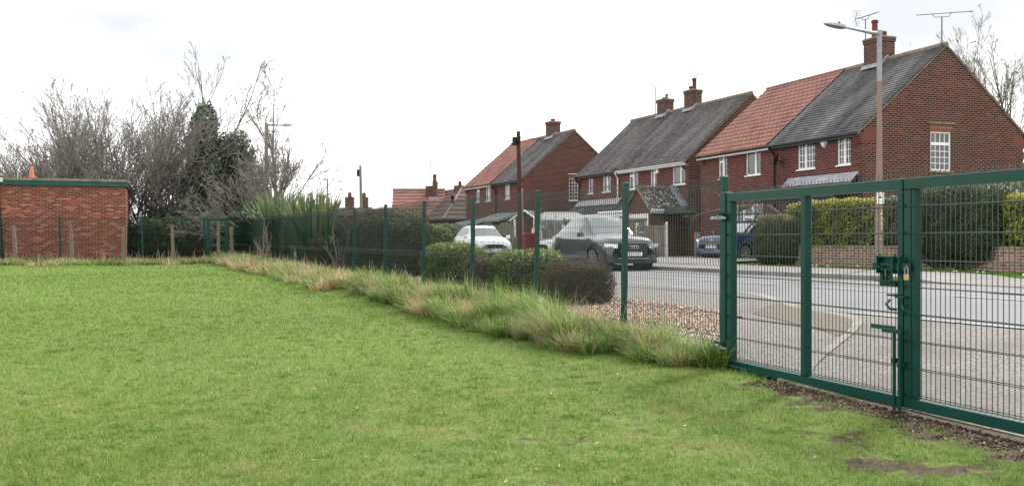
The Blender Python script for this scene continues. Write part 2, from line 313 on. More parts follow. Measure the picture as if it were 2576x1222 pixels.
def groundmat():
    m = mat('field_grass', .95, (.05,.1,.03), 0, .15); nt=m.node_tree; L=nt.links.new; b=nt.nodes['Principled BSDF']
    g=N(nt,'ShaderNodeNewGeometry')
    def noise(sc_, d=5, ro=.6):
        n=N(nt,'ShaderNodeTexNoise'); n.inputs['Scale'].default_value=sc_; n.inputs['Detail'].default_value=d; n.inputs['Roughness'].default_value=ro
        L(g.outputs['Position'], n.inputs['Vector']); return n.outputs['Fac']
    def ramp(f, p0,c0,p1,c1):
        r=N(nt,'ShaderNodeValToRGB'); r.color_ramp.elements[0].position=p0; r.color_ramp.elements[1].position=p1
        r.color_ramp.elements[0].color=(*c0,1); r.color_ramp.elements[1].color=(*c1,1); L(f, r.inputs['Fac']); return r.outputs['Color']
    a=ramp(noise(30,6,.7), .3,(.060,.100,.022), .7,(.140,.200,.048))
    c=ramp(noise(.45,6,.65), .36,(0,0,0), .66,(1,1,1))
    x=N(nt,'ShaderNodeMixRGB'); x.blend_type='MULTIPLY'; x.inputs['Color2'].default_value=(1.18,1.06,.85,1); L(c,x.inputs['Fac']); L(a,x.inputs['Color1'])
    soil=ramp(noise(9,6,.7), .3,(.035,.024,.016), .75,(.11,.08,.055))
    vc=N(nt,'ShaderNodeAttribute'); vc.attribute_name='soil'
    ad=N(nt,'ShaderNodeMath',operation='ADD'); L(vc.outputs['Fac'], ad.inputs[0]); L(noise(5,6,.7), ad.inputs[1])
    f=ramp(ad.outputs[0], .86,(0,0,0), 1.0,(1,1,1))
    y=N(nt,'ShaderNodeMixRGB'); L(f,y.inputs['Fac']); L(x.outputs[0],y.inputs['Color1']); L(soil,y.inputs['Color2']); L(y.outputs[0], b.inputs['Base Color'])
    bp=N(nt,'ShaderNodeBump'); bp.inputs['Strength'].default_value=.8; bp.inputs['Distance'].default_value=.03; L(noise(14,6,.7), bp.inputs['Height']); L(bp.outputs[0], b.inputs['Normal'])
    return m
def soilfac(x, y):
    """bare ground: strip in front of the gate and a worn patch beyond it; 0 grass, 1 soil"""
    x=np.asarray(x,float); y=np.asarray(y,float); s=-SN*x+CS*y; n=CS*x+SN*y
    gx, gy = 2.243, 10.25
    Lg = (x-gx)*.324-(y-gy)*.946; D = -((x-gx)*.946+(y-gy)*.324)      # along the gate, distance in front of it
    nz_=np.sin(x*9+2*np.sin(y*5))*np.cos(y*11+1.5*np.sin(x*7)); a = np.exp(-((D-.20)/(.36+.12*nz_))**2)*sst(.5,1.2,Lg)*(.85+.25*nz_)
    b_ = (.34+.26*nz_)*np.exp(-((Lg-3.3)/1.3)**2-((D-1.15)/.42)**2)
    c_ = (.36+.2*nz_)*np.exp(-((Lg-2.4)/.9)**2-((D-2.2)/.25)**2) + (.44+.15*nz_)*sst(.55,.95,.5+.5*np.sin(x*2.1+1.3*np.sin(y*3.1))*np.cos(y*2.7+np.sin(x*1.7)))*(1-sst(6.5,9.5,y))*sst(-3,1,x)
    e = sst(6.25,6.5,n)*sst(8.2,8.9,s)*(1-sst(21.5,22.5,n))*.0
    return np.clip(a*1.0+b_+c_+e, 0, 1)
def axis(lo, hi, fine0, fine1, st):
    a = list(np.arange(fine0, fine1+1e-6, st)); d=st
    while a[-1] < hi: d*=1.25; a.append(min(hi, a[-1]+d))
    d=st
    while a[0] > lo: d*=1.25; a.insert(0, max(lo, a[0]-d))
    return np.array(a)
xs = axis(-900, 900, -22, 24, .2); ys = axis(-12, 2600, 2, 42, .2)
X, Y = np.meshgrid(xs, ys); Z = H(X, Y)
n_ = CS*X+SN*Y; s_ = -SN*X+CS*Y
Z = Z - .05*sst(5.9,6.3,n_)*(1-sst(60,80,s_))*(1-sst(18,18.6,n_))*sst(-16,-14,s_)         # sunk under paved sheets
V = np.stack([X.ravel(), Y.ravel(), Z.ravel()], 1); nx=len(xs); ny=len(ys)
I = np.arange(nx*ny).reshape(ny,nx); F = np.stack([I[:-1,:-1].ravel(), I[:-1,1:].ravel(), I[1:,1:].ravel(), I[1:,:-1].ravel()],1)
M['ground'] = groundmat()
g_ = npmesh('ground', V, F, M['ground'], smooth=True); tag(g_, kind='structure')
a_ = g_.data.attributes.new('soil','FLOAT','POINT'); a_.data.foreach_set('value', soilfac(X,Y).ravel().astype(np.float32))
M['asphalt'] = noisy('road_asphalt', (.115,.118,.125), (.185,.188,.195), 55, .8, 6, bump=.5, c3=(.13,.13,.135), s3=.35, lo=.3, hi=.7)
M['apron'] = noisy('old_stony_asphalt', (.055,.050,.047), (.27,.25,.235), 30, .9, 7, bump=1.0, c3=(.12,.108,.10), s3=.6, lo=.34, hi=.66)
M['pave'] = noisy('footway_asphalt', (.13,.125,.125), (.20,.19,.19), 45, .9, 6, bump=.4, c3=(.24,.22,.20), s3=.8)
M['tactile'] = brick('buff_blister_paving', (.145,.128,.105), (.195,.17,.138), (.11,.10,.085), bw=.067, bh=.067, ms=.012, stain=(.22,.18,.12))
M['kerb'] = brick('kerb_stone', (.20,.185,.17), (.28,.26,.24), (.08,.075,.07), bw=.91, bh=3, ms=.012, stf=.5)
M['kerbpale'] = brick('pale_kerb_stone', (.20,.185,.165), (.28,.255,.225), (.12,.11,.095), bw=.91, bh=3, ms=.012, stf=.5)
M['gravelbase'] = noisy('gravel_bed', (.12,.075,.05), (.40,.30,.22), 42, .95, 5, bump=1, c3=(.14,.10,.075), s3=1.2)
def sheet(name, poly_s, n0f, n1f, dz, m, parent=None, thick=0, nn=4):
    """strip between two n-curves over the s values, draped over H + dz"""
    S=np.asarray(poly_s,float); n0=np.array([n0f(s) for s in S]); n1=np.array([n1f(s) for s in S])
    T=np.linspace(0,1,nn); SS=np.repeat(S[:,None],nn,1); NN=n0[:,None]*(1-T)+n1[:,None]*T
    x,y=W(SS,NN); dzz = dz(SS,NN) if callable(dz) else dz
    z=H(x,y,False)+dzz; V=np.stack([x.ravel(),y.ravel(),z.ravel()],1); k=len(S)
    I=np.arange(k*nn).reshape(k,nn); F=np.stack([I[:-1,:-1].ravel(),I[:-1,1:].ravel(),I[1:,1:].ravel(),I[1:,:-1].ravel()],1)
    mb=MB(); mb.add(V, [tuple(f[::-1]) for f in F])
    if thick:
        b=len(mb.v); 
        for e in (0,nn-1):
            for i in range(k-1):
                a,c=V[i*nn+e],V[(i+1)*nn+e]; mb.add([a,c,c-[0,0,thick],a-[0,0,thick]],[(0,1,2,3)])
        for i in (0,k-1):
            for j in range(nn-1):
                a,c=V[i*nn+j],V[i*nn+j+1]; mb.add([a,c,c-[0,0,thick],a-[0,0,thick]],[(0,1,2,3)])
    o=mb.build(name, m, parent)
    me=o.data; uvs=me.uv_layers['uv'].data                       # uv along the road
    for l in me.loops:
        v=me.vertices[l.vertex_index].co; s,n=SNc(v.x,v.y); uvs[l.index].uv=(s,n)
    return o
cst=lambda v:(lambda s:v)
Sfar=np.concatenate([np.arange(-16,30,.6),np.arange(30,160,2.5)])
tag(sheet('driveway', np.arange(-14,15,.4), lambda s: min(6.26,6.26-.0975*(8.45-s)), cst(10.3), -.006, M['apron'], nn=8), kind='structure')
tag(sheet('road', Sfar, cst(10.1), cst(15.95), -.002, M['asphalt'], nn=8), kind='structure')
# near footway: kerb line as a curve in (s,n)
ks=[7.35,7.9,8.5,9.1,9.54,9.85,10.1,10.5,11.0,11.8,12.6,13.4,14.4,160]; kn=[6.38,7.0,7.8,8.61,9.13,9.47,9.68,9.86,9.95,10.15,10.5,10.8,10.92,10.95]
kf=lambda s: float(np.interp(s,ks,kn))
kz=lambda s,n: np.interp(s,[9,12,14],[.010,.02,.085])
SP=np.concatenate([np.arange(7.4,16,.12),np.arange(16,160,2.5)])
tag(sheet('footway', SP, lambda s: 6.20 if s<8.9 else min(8.7,6.20+max(0,s-8.7)*.95), lambda s: kf(s)-.17, kz, M['apron'], nn=7), kind='structure')
tag(sheet('footway_kerb', SP, lambda s: kf(s)-.17, kf, lambda s,n: kz(s,n)+.004, M['kerbpale'], thick=.09, nn=3), kind='structure')
ts=np.arange(9.05,12.4,.12)
tag(sheet('tactile_paving', ts, lambda s: min(kf(s)-.18,float(np.interp(s,[9.0,9.2,11.6,12.4],[8.2,8.4,9.06,10.1]))), lambda s: kf(s)-.175, lambda s,n: kz(s,n)+.006, M['tactile'], nn=5), kind='structure')
KF=lambda s,n: .085-.07*sst(5,6.2,s)*0+0*n - .07*(1-sst(12.5,14.2,s))*sst(3,4,s)*0
kdrop=lambda s: .10-.085*(1-sst(14.2,15.6,s))*sst(9.4,10.6,s)
tag(sheet('far_kerb', Sfar, cst(15.95), cst(16.09), lambda s,n: kdrop(s)+.004, M['kerb'], thick=.14, nn=2), kind='structure')
tag(sheet('far_footway', Sfar, cst(16.09), lambda s: 18.15 if s<24.6 else min(20.2,18.15+(s-24.6)*.9) if s<40 else 20.2, lambda s,n: kdrop(s)+0*n, M['pave'], nn=6), kind='structure')
tag(sheet('house_driveway', np.arange(26.3,34,.4), cst(18.1), cst(27.5), .105, M['pave'], nn=8), kind='structure')
for nm,n0,dash in (('road_marking',13.05,(2.6,.9)),('road_marking',14.05,(3.0,2.2))):
    s=-12.
    mb=MB()
    while s<130:
        e=s+dash[0]
        for a in np.arange(s,e-1e-6,.5):
            c=min(e,a+.5); P=[]
            for (q,r) in ((a,n0-.05),(c,n0-.05),(c,n0+.05),(a,n0+.05)):
                x,y=W(q,r); P.append((x,y,h1(x,y)*0+float(H(x,y,False))+.004))
            mb.add(P[::-1],[(0,1,2,3)])
        s=e+dash[1]
    tag(mb.build('road_marking', M['linepaint']), kind='structure')
mb=MB(); s=-12.
while s<10.6:
    P=[]
    for (q,r) in ((s,10.06),(s+.9,10.06),(s+.9,10.15),(s,10.15)):
        x,y=W(q,r); P.append((x,y,float(H(x,y,False))+.005))
    mb.add(P[::-1],[(0,1,2,3)]); s+=.95
tag(mb.build('road_marking', M['linepaint']), kind='structure')
# gravel bed behind the fence
tag(sheet('gravel_bed', np.concatenate([[8.95],np.arange(9.3,60,.6)]), cst(6.0), lambda s: min(8.72,6.1+max(0,s-8.7)*.95), lambda s,n: .004+.075*sst(7.5,8.6,n)*sst(9,14,s), M['gravelbase'], nn=6), kind='structure')
# concrete strip under the gate
mb=MB()
for k in range(9):
    a=.95+k*.62; b=a+.60
    P=[]
    for (l,d) in ((a,-.10),(b,-.10),(b,.07),(a,.07)):
        x=2.243+.324*l-.946*d; y=10.25-.946*l-.324*d; P.append((x,y,float(H(x,y,False))+.02))
    mb.add(P+[(p[0],p[1],p[2]-.09) for p in P],[(3,2,1,0),(0,1,5,4),(1,2,6,5),(2,3,7,6),(3,0,4,7)])
tag(mb.build('concrete_strip', M['concrete']), kind='structure')
# ------------------------------------------------------------------ grass
def blades(name, bx, by, hgt, wid, lean, shade, m, segs=2, az=None, zoff=0):
    n=len(bx); bz=H(bx,by)+zoff
    az_=rng.uniform(0,2*np.pi,n) if az is None else az
    side=az_+np.pi/2+rng.normal(0,.5,n)
    dx,dy=np.cos(az_),np.sin(az_); sx,sy=np.cos(side)*wid*.5,np.sin(side)*wid*.5
    rings=[]
    for k in range(segs+1):
        t=k/segs; off=lean*hgt*t**1.8; hz=hgt*(t-.35*np.clip(lean,0,1.6)*t**2.2)
        cx=bx+dx*off; cy=by+dy*off; cz=bz+hz-.01; wk=(1-t**1.5)
        if k<segs:
            rings.append(np.stack([cx-sx*wk,cy-sy*wk,cz],1)); rings.append(np.stack([cx+sx*wk,cy+sy*wk,cz],1))
        else: rings.append(np.stack([cx,cy,cz],1))
    V=np.stack(rings,1).reshape(-1,3); per=2*segs+1; base=(np.arange(n)*per)[:,None]
    tri=[]
    for k in range(segs-1):
        a=2*k; tri += [[a,a+1,a+3],[a,a+3,a+2]]
    a=2*(segs-1); tri.append([a,a+1,a+2]); tri=np.array(tri)
    F=(base[:,:,None]+tri[None]).reshape(-1,3)
    return npmesh(name,V,F,m,attr=np.repeat(shade,len(tri)))
GS=[(0,(.42,.33,.21)),(.12,(.32,.25,.13)),(.20,(.30,.30,.09)),(.30,(.062,.130,.020)),(.50,(.122,.235,.038)),(.75,(.195,.315,.066)),(.9,(.29,.36,.11)),(1,(.40,.44,.21))]
M['blade']=attrmat('grass_blades', GS, .6, .12, .30)
def lownoise(x,y,s=1.0):
    return .5+.5*(np.sin(x*1.3*s+1.7*np.sin(y*.9*s+.3))*np.cos(y*1.1*s-1.2*np.sin(x*.7*s)))
def field_grass():
    n=420000
    u=rng.uniform(0,1,n); y=5.0*(37/5.0)**u                        # density falls with distance
    x=rng.uniform(-.56,.56,n)*y
    s=-SN*x+CS*y; nn=CS*x+SN*y
    keep=nn<np.minimum(6.1,6.23-.0975*(8.45-s))
    so=soilfac(x,y); keep&=(so+.45*(lownoise(x,y,9)-.5)+.3*rng.uniform(-1,1,n))<.46
    Lg=(x-2.243)*.324-(y-10.25)*.946; D=-((x-2.243)*.946+(y-10.25)*.324)
    keep&=~((Lg>0)&(D<.03)); keep&=(y<35.5+.10*x)
    x,y,nn=x[keep],y[keep],nn[keep]; n=len(x)
    ln=lownoise(x,y,.8)*.5+lownoise(x,y,3.1)*.5
    hgt=(.022+.022*ln+.022*lownoise(x,y,7.3))*rng.uniform(.6,1.5,n)*np.clip((y/9)**.25,1,1.5); wid=.0042*np.maximum(1,y/6.5)*rng.uniform(.7,1.3,n)
    big=lownoise(x+3,y*1.6,.23); tuft=lownoise(x,y,7.3)*.5+lownoise(y+5,x,12.7)*.5; shade=np.clip(.54+.22*(ln-.5)+.34*(big-.5)+.36*(tuft-.5)+rng.normal(0,.17,n),.24,1); near=1-sst(7,13,y)
    pd=.02+.08*near+.55*sst(.55,.95,lownoise(x,y,1.9)*.6+lownoise(y,x,4.1)*.4)*(.25+.75*near); dry=rng.uniform(0,1,n)<pd; shade=np.where(dry,rng.uniform(0,.27,n),shade)
    fl=lownoise(x*1.0,y,9.3)*lownoise(y*1.1,x,6.1)*lownoise(x,y,2.3); k2=~((fl>.50)&(rng.uniform(0,1,n)<.80*(1-sst(8,15,y)))); x,y,hgt,wid,shade=x[k2],y[k2],hgt[k2],wid[k2],shade[k2]; n=len(x)
    m=1900; ty=5.1*(24/5.1)**rng.uniform(0,1,m); tx=rng.uniform(-.55,.55,m)*ty; ok=(CS*tx+SN*ty<5.6)&(soilfac(tx,ty)<.35); tx,ty=tx[ok],ty[ok]; m=len(tx); c=26
    ex=np.repeat(tx,c)+rng.normal(0,.030,m*c)*np.repeat(np.maximum(1,ty/9),c); ey=np.repeat(ty,c)+rng.normal(0,.030,m*c)*np.repeat(np.maximum(1,ty/9),c)
    ed=-((ex-2.243)*.946+(ey-10.25)*.324); g=(ed>.05); ex,ey=ex[g],ey[g]; tone=np.repeat(rng.choice([.36,.45,.62,.8],m,p=[.3,.3,.25,.15]),c)[g]; e=len(ex)
    x=np.concatenate([x,ex]); y=np.concatenate([y,ey]); hgt=np.concatenate([hgt,rng.uniform(.03,.070,e)*(1+.6*sst(1.5,3,ex)*(1-sst(5.5,6.5,ey)))]); wid=np.concatenate([wid,.0045*np.maximum(1,ey/7)*rng.uniform(.7,1.3,e)]); shade=np.concatenate([shade,np.clip(tone+rng.normal(0,.07,e),.28,1)]); n=len(x)
    tag(blades('grass',x,y,hgt,wid,rng.uniform(.3,1.4,n),shade,M['blade']),'short mown green grass of the playing field','grass',kind='stuff')
field_grass()
TS=[(0,(.66,.54,.37)),(.18,(.48,.37,.22)),(.27,(.27,.20,.10)),(.34,(.055,.105,.018)),(.62,(.155,.265,.045)),(.85,(.27,.39,.11)),(1,(.42,.50,.24))]
M['rough']=attrmat('long_grass_blades', TS, .6, .12, .30)
def tussocks():
    X_,Y_,Hh,Wd,Ln,Sh,Az=[],[],[],[],[],[],[]
    def clump(s,n,r,h,cnt,dry,bias=0.0):
        cx,cy=W(s,n); a=rng.uniform(0,2*np.pi,cnt); q=r*np.sqrt(rng.uniform(0,1,cnt))
        x=cx+np.cos(a)*q; y=cy+np.sin(a)*q; d=math.hypot(cx,cy)
        X_.append(x);Y_.append(y);Hh.append(h*rng.uniform(.55,1.25,cnt)); Wd.append(.0078*max(1,d/11)*rng.uniform(.6,1.4,cnt))
        vx=np.cos(a)+bias*(-CS)*1.5+rng.normal(0,.7,cnt); vy=np.sin(a)+bias*(-SN)*1.5+rng.normal(0,.7,cnt); Ln.append(np.abs(rng.normal(.85,.4,cnt))*(.4+.9*q/r)); Az.append(np.arctan2(vy,vx))
        isdry=rng.uniform(0,1,cnt)<dry; tone=rng.normal(.62,.12); Sh.append(np.where(isdry,rng.uniform(0,.27,cnt),np.clip(rng.normal(tone,.22,cnt),.34,1)))
    for s in np.arange(8.5,21,.20):
        wd=np.interp(s,[8.4,9,10.5,13,18,24],[.35,.8,1.15,1.25,.95,.7])
        for k in range(4):
            n=6.28-wd*rng.uniform(0,1)**.85; big=rng.choice([.5,.8,1.05,1.35],p=[.25,.3,.3,.15])
            hh=np.interp(n,[5,5.6,6.3],[.22,.36,.40])*big*np.interp(s,[8.4,9.2,11,15,19],[.6,.85,1.12,1.1,.95])
            clump(s+rng.uniform(-.15,.15),n,rng.uniform(.07,.13)*(.7+.5*big),hh,int(165*np.interp(s,[8,14,21],[1.25,.9,.6])*(.6+.5*big)),rng.choice([.02,.06,.20,.97],p=[.40,.24,.16,.20]),bias=.55)
    for s in np.arange(21,45,.42):
        for k in range(4):
            n=6.3-rng.uniform(0,1.15); clump(s,n,rng.uniform(.2,.4),rng.uniform(.2,.42),130,rng.choice([.1,.4,.85],p=[.35,.3,.35]))
    # long grass strip along the left fence and annex wall
    for t in np.arange(0,1,.012):
        for k in range(3):
            x=-21+t*12.5; y=34.0+(x+21)*.36+rng.uniform(-2.0,.1); s,n=SNc(x,y); clump(s,n,.4,rng.uniform(.14,.34),100,rng.choice([.05,.25,.8],p=[.45,.3,.25]))
    a=[np.concatenate(v) for v in (X_,Y_,Hh,Wd,Ln,Sh,Az)]
    tag(blades('rough_grass',a[0],a[1],a[2],a[3],a[4],a[5],M['rough'],segs=3,az=a[6]),'long tussocky green and straw coloured grass along the fence','rough grass',kind='stuff')
    # tall dead stems
    cnt=300; s=np.where(rng.uniform(0,1,cnt)<.6,rng.uniform(9,21,cnt),rng.uniform(21,44,cnt)); n=6.25-np.abs(rng.normal(0,.3,cnt)); x,y=W(s,n)
    cnt2=240; t=rng.uniform(0,1,cnt2); x2=-21+t*12.5; y2=34+(x2+21)*.36+rng.uniform(-.8,.3,cnt2)
    cx=rng.normal(0,.12,cnt)+x; cy=rng.normal(0,.1,cnt)+y
    x=np.concatenate([cx,x2]); y=np.concatenate([cy,y2]); c=len(x)
    tag(blades('dead_stems',x,y,rng.uniform(.35,.75,c),.006*np.maximum(1,y/12),rng.uniform(.05,.8,c),rng.uniform(0,.2,c),M['rough'],segs=3),'thin straw coloured dead grass stems along the fences','dead stems',kind='stuff')
tussocks()
# verge grass on the far side, planting of daisies and loose gravel
def verge():
    n=60000; s=rng.uniform(3,45,n); nn=rng.uniform(18.2,21.2,n); ok=~((s>26.2)&(s<34.1))&((s<24.6)|(nn>18.2+(s-24.6)*.9))&((s<35)|(nn>20.2)); s,nn=s[ok],nn[ok]; x,y=W(s,nn)
    tag(blades('verge_grass',x,y,rng.uniform(.05,.10,len(x)),rng.uniform(.018,.03,len(x)),rng.uniform(.3,1.2,len(x)),np.clip(rng.normal(.5,.16,len(x)),.17,1),M['blade']),'green verge grass between the far footway and the garden walls','grass',kind='stuff')
verge()
PS=[(0,(.07,.042,.03)),(.3,(.17,.10,.072)),(.6,(.34,.24,.18)),(1,(.58,.51,.43))]
M['pebble']=attrmat('pebbles',PS,.8,.3)
def pebbles():
    n=30000; s=9.0*(34/9.0)**rng.uniform(0,1,n); wdt=np.minimum(2.6,(s-8.7)*.95); nn=6.1+rng.uniform(0,1,n)*wdt; x,y=W(s,nn); z=H(x,y)+.015+.075*sst(7.5,8.6,nn)*sst(9,14,s)
    r=rng.uniform(.012,.028,n)*np.clip(s/13,1,2)
    base=np.array([[1,0,0],[-.3,.9,0],[-.6,-.7,0],[0,0,.8],[0,0,-.8]]); a=rng.uniform(0,6.28,n); c,s2=np.cos(a),np.sin(a)
    V=base[None]*r[:,None,None]*rng.uniform(.6,1.2,(n,5,1)); vx=V[:,:,0]*c[:,None]-V[:,:,1]*s2[:,None]; vy=V[:,:,0]*s2[:,None]+V[:,:,1]*c[:,None]
    V=np.stack([vx+x[:,None],vy+y[:,None],V[:,:,2]+z[:,None]],2).reshape(-1,3)
    t=np.array([[0,1,3],[1,2,3],[2,0,3],[1,0,4],[2,1,4],[0,2,4]]); F=(np.arange(n)[:,None,None]*5+t[None]).reshape(-1,3)
    tag(npmesh('gravel',V,F,M['pebble'],attr=np.repeat(np.clip(rng.normal(.55,.27,n),0,1),6)),'loose tan and brown gravel in the bed behind the fence','gravel',kind='stuff')
pebbles()
def clods():
    n=9000; Lg=rng.uniform(.2,5.2,n); D=rng.normal(.22,.22,n); x=2.243+.324*Lg-.946*D; y=10.25-.946*Lg-.324*D; ok=(soilfac(x,y)>.55); x,y=x[ok],y[ok]; n=len(x)
    r=rng.uniform(.004,.020,n)*rng.uniform(.5,1,n); base=np.array([[1,0,0],[-.3,.9,0],[-.6,-.7,0],[0,0,.8],[0,0,-.8]]); z=H(x,y)+.003
    V=(base[None]*r[:,None,None]*rng.uniform(.5,1.3,(n,5,1))+np.stack([x,y,z],1)[:,None]).reshape(-1,3); t=np.array([[0,1,3],[1,2,3],[2,0,3],[1,0,4],[2,1,4],[0,2,4]]); F=(np.arange(n)[:,None,None]*5+t[None]).reshape(-1,3)
    m=attrmat('soil_crumbs',[(0,(.025,.017,.011)),(.7,(.085,.06,.04)),(1,(.30,.27,.23))],.95,.1)
    tag(npmesh('soil_crumbs',V,F,m,attr=np.repeat(rng.uniform(0,1,n)**1.4,6)),'dark crumbly soil and small stones in front of the gate','soil',kind='stuff')
clods()
def litter():
    mb=MB()
    pts=[]
    for k in range(520):
        y=5.2*(20/5.2)**rng.uniform(); x=rng.uniform(-.2,.54)*y
        if CS*x+SN*y>5.7 or (rng.uniform()>.25 and soilfac(x,y)<.25): continue
        a=rng.uniform(0,6.28); l=rng.uniform(.006,.03); w_=rng.uniform(.002,.008); z=h1(x,y)+rng.uniform(.01,.03)
        c,s=math.cos(a),math.sin(a); mb.add([(x-c*l-s*w_,y-s*l+c*w_,z),(x-c*l+s*w_,y-s*l-c*w_,z),(x+c*l+s*w_,y+s*l-c*w_,z+.01),(x+c*l-s*w_,y+s*l+c*w_,z+.006)],[(0,1,2,3)])
    tag(mb.build('dry_litter', noisy('dry_leaf',(.16,.11,.07),(.42,.34,.24),30,.9,3)),'bits of dry grass and leaf lying on the worn turf','dry litter',kind='stuff')
    mb=MB()
    for k in range(160):                                             # daisies and petals
        if rng.uniform()<.3: s,n=rng.uniform(8,24),rng.uniform(18.3,20.6); x,y=W(s,n); r=.03
        else: y=6*(30/6)**rng.uniform(); x=rng.uniform(-.5,.3)*y; r=.006*max(1,y/10)
        if rng.uniform()<.88 and r<.029: continue
        z=h1(x,y)+.07; mb.add([(x+r*math.cos(t),y+r*math.sin(t),z+.3*r*math.sin(t)) for t in np.linspace(0,6.28,7)[:6]],[tuple(range(6))])
    tag(mb.build('daisies', M['plate']),'tiny white daisies dotted over the grass','daisies',kind='stuff')
litter()
# ------------------------------------------------------------------ main fence
def wires(mb, p0, p1, ztop, zbot, dirn, folds, hz, pitch=.05, rv=.0026, rh=.003, side=.035, lean=0., over=.02):
    """welded mesh between two ground points; dirn is the unit direction the folds point to"""
    p0=np.array(p0,float); p1=np.array(p1,float); d=p1-p0; Ln=np.hypot(*d); u=d/Ln; nrm=np.array(dirn)
    zs=sorted(set([ztop+over]+[z for f in folds for z in f]+[zbot]), reverse=True)
    peak={f[1] for f in folds}
    cnt=int(round(Ln/pitch))
    for k in range(cnt+1):
        b=p0+u*(Ln*k/cnt); pr=[]
        for z in zs:
            o=side if z in peak else 0
            q=b+nrm*(o-lean*(z)); pr.append((q[0],q[1],z))
        r=rv; vs=[]
        for (x,y,z) in pr: vs += [(x-u[0]*r-nrm[0]*r,y-u[1]*r-nrm[1]*r,z),(x+u[0]*r-nrm[0]*r,y+u[1]*r-nrm[1]*r,z),(x+nrm[0]*r,y+nrm[1]*r,z)]
        m=len(pr); mb.add(vs,[(3*i+j,3*i+(j+1)%3,3*i+3+(j+1)%3,3*i+3+j) for i in range(m-1) for j in range(3)])
    for z in hz:
        o=side if z in peak else 0
        a=p0+nrm*(o-lean*z-.005); b=p1+nrm*(o-lean*z-.005)
        mb.tube([(a[0],a[1],z),(b[0],b[1],z)], rh, 4)
def post_mb(w_, z0, z1, cap=True):
    mb=MB(); mb.bev(-w_/2,w_/2,-w_/2,w_/2,z0,z1,.006)
    return mb
x0,y0=W(8.46,6.3)
fence=thing('mesh_fence','long green welded mesh fence with square posts between the playing field and the gravel bed','fence',(x0,y0,h1(x0,y0)))
FB=fence.location.copy(); rzF=math.atan2(CS,-SN)
sk=[8.46]+[10.56+2.475*k for k in range(13)]
def ftop(s): return float(np.interp(s,[8.46,10.56,20,34,42],[1.92,1.965,2.02,2.06,2.08]))     # panel top, world z
nd=(CS,SN)
for i,s in enumerate(sk):
    x,y=W(s,6.3); t=ftop(s)+.05; g=min(h1(x,y),t-1.5)-.15
    if i==0: x,y=W(8.52,6.3)
    mb=post_mb(.062 if i else .07, g-FB.z, t-FB.z)
    for q in range(3): mb.box(.030,.040,-.015,.015,t-FB.z-.35-.55*q,t-FB.z-.31-.55*q)
    o=mb.build('post',M['green'],fence); o.location=(x-FB.x,y-FB.y,0); o.rotation_euler=(0,R(0),rzF)
    o.rotation_euler=(R(1.1) if i else 0,0,rzF)
for i in range(len(sk)-1):
    a,b=sk[i],sk[i+1]; t=(ftop(a)+ftop(b))/2
    p=W(a+.03,6.3-.01); q=W(b-.03,6.3-.01); mb=MB()
    f=[(t,t-.05,t-.10),(t-.90,t-.95,t-1.0),(t-1.60,t-1.65,t-1.70)]
    hz=[z for g in f for z in g]+[t-.30,t-.50,t-.70,t-1.2,t-1.4]
    wires(mb,p,q,t,t-1.73,nd,f,hz,lean=0,rv=.0031 if i<6 else .0036)
    mb.v=[(v[0]-FB.x-.018*(v[2]-.6)*CS,v[1]-FB.y-.018*(v[2]-.6)*SN,v[2]-FB.z) for v in mb.v]
    mb.build('mesh_panel',M['wire'],fence)
# ------------------------------------------------------------------ double gate
GA=math.atan2(-.946,.324)
def leaf(name,label,loc,L_,mid,stile_l,stile_r):
    t=thing(name,label,'gate',loc,GA); P=lambda n,mb,m='green': mb.build(n,M[m],t)
    P('top_rail',MB().bev(-.0,L_,-.04,.04,1.70,1.785,.006))
    P('bottom_rail',MB().bev(0,L_,-.04,.04,0.0,.08,.006))
    P('stile',MB().bev(0,stile_l,-.0385,.0385,.082,1.698,.006)); P('stile',MB().bev(L_-stile_r,L_,-.0385,.0385,.082,1.698,.006))
    for m_ in mid: P('middle_stile',MB().bev(m_-.035,m_+.035,-.045,.03,.0825,1.6975,.006))
    mb=MB()
    wires(mb,(stile_l-.03,.052),(L_-stile_r+.03,.052),1.80,.06,(0,1),[],[.10+.209*k for k in range(8)],rv=.003,rh=.004,over=.035)
    for k in range(8):
        z=.10+.209*k; mb.tube([(stile_l-.06,-.042,z+.003),(L_-stile_r+.03,-.042,z+.003)],.004,5); mb.tube([(stile_l-.055,-.045,z-.01),(stile_l-.055,-.045,z+.018)],.006,5)
    P('mesh_infill',mb,'wire'); return t
g1=leaf('gate_leaf','left leaf of the green steel double gate with the slide bolt box and mesh infill',(2.243,10.25,0),2.6,[1.31],.08,.06)
P=lambda n,mb,m='green',p=None: mb.build(n,M[m],p or g1)
mb=MB(); mb.box(2.36,2.54,-.055,-.035,1.13,1.175); mb.box(2.36,2.54,-.058,-.02,.935,.985); mb.box(2.36,2.395,-.055,-.033,.985,1.13); mb.box(2.395,2.47,-.03,-.02,.985,1.13); mb.box(2.355,2.54,-.10,-.055,1.168,1.18); mb.box(2.355,2.54,-.10,-.058,.975,.987)
box=P('lock_box',mb)
mb=MB(); mb.box(2.30,2.72,-.078,-.066,1.065,1.125); mb.tube([(2.46,-.075,1.095),(2.46,-.15,1.095)],.012,8); bolt=P('slide_bolt',mb)
for x_ in (2.365,2.545,2.615): mb=MB(); mb.bev(x_,x_+.014,-.10,-.045,1.04,1.17,.004); mb.tube([(x_+.007,-.09,1.165),(x_+.007,-.06,1.19)],.01,6); P('bolt_guide',mb,'green')
mb=MB(); mb.bev(2.27,2.56,-.075,-.065,.595,.63,.004); mb.tube([(2.545,-.07,.60),(2.545,-.07,-.06)],.013,8); P('drop_bolt',mb)
mb=MB(); mb.bev(2.525,2.565,-.09,-.04,.34,.38,.004); P('bolt_keeper',mb)
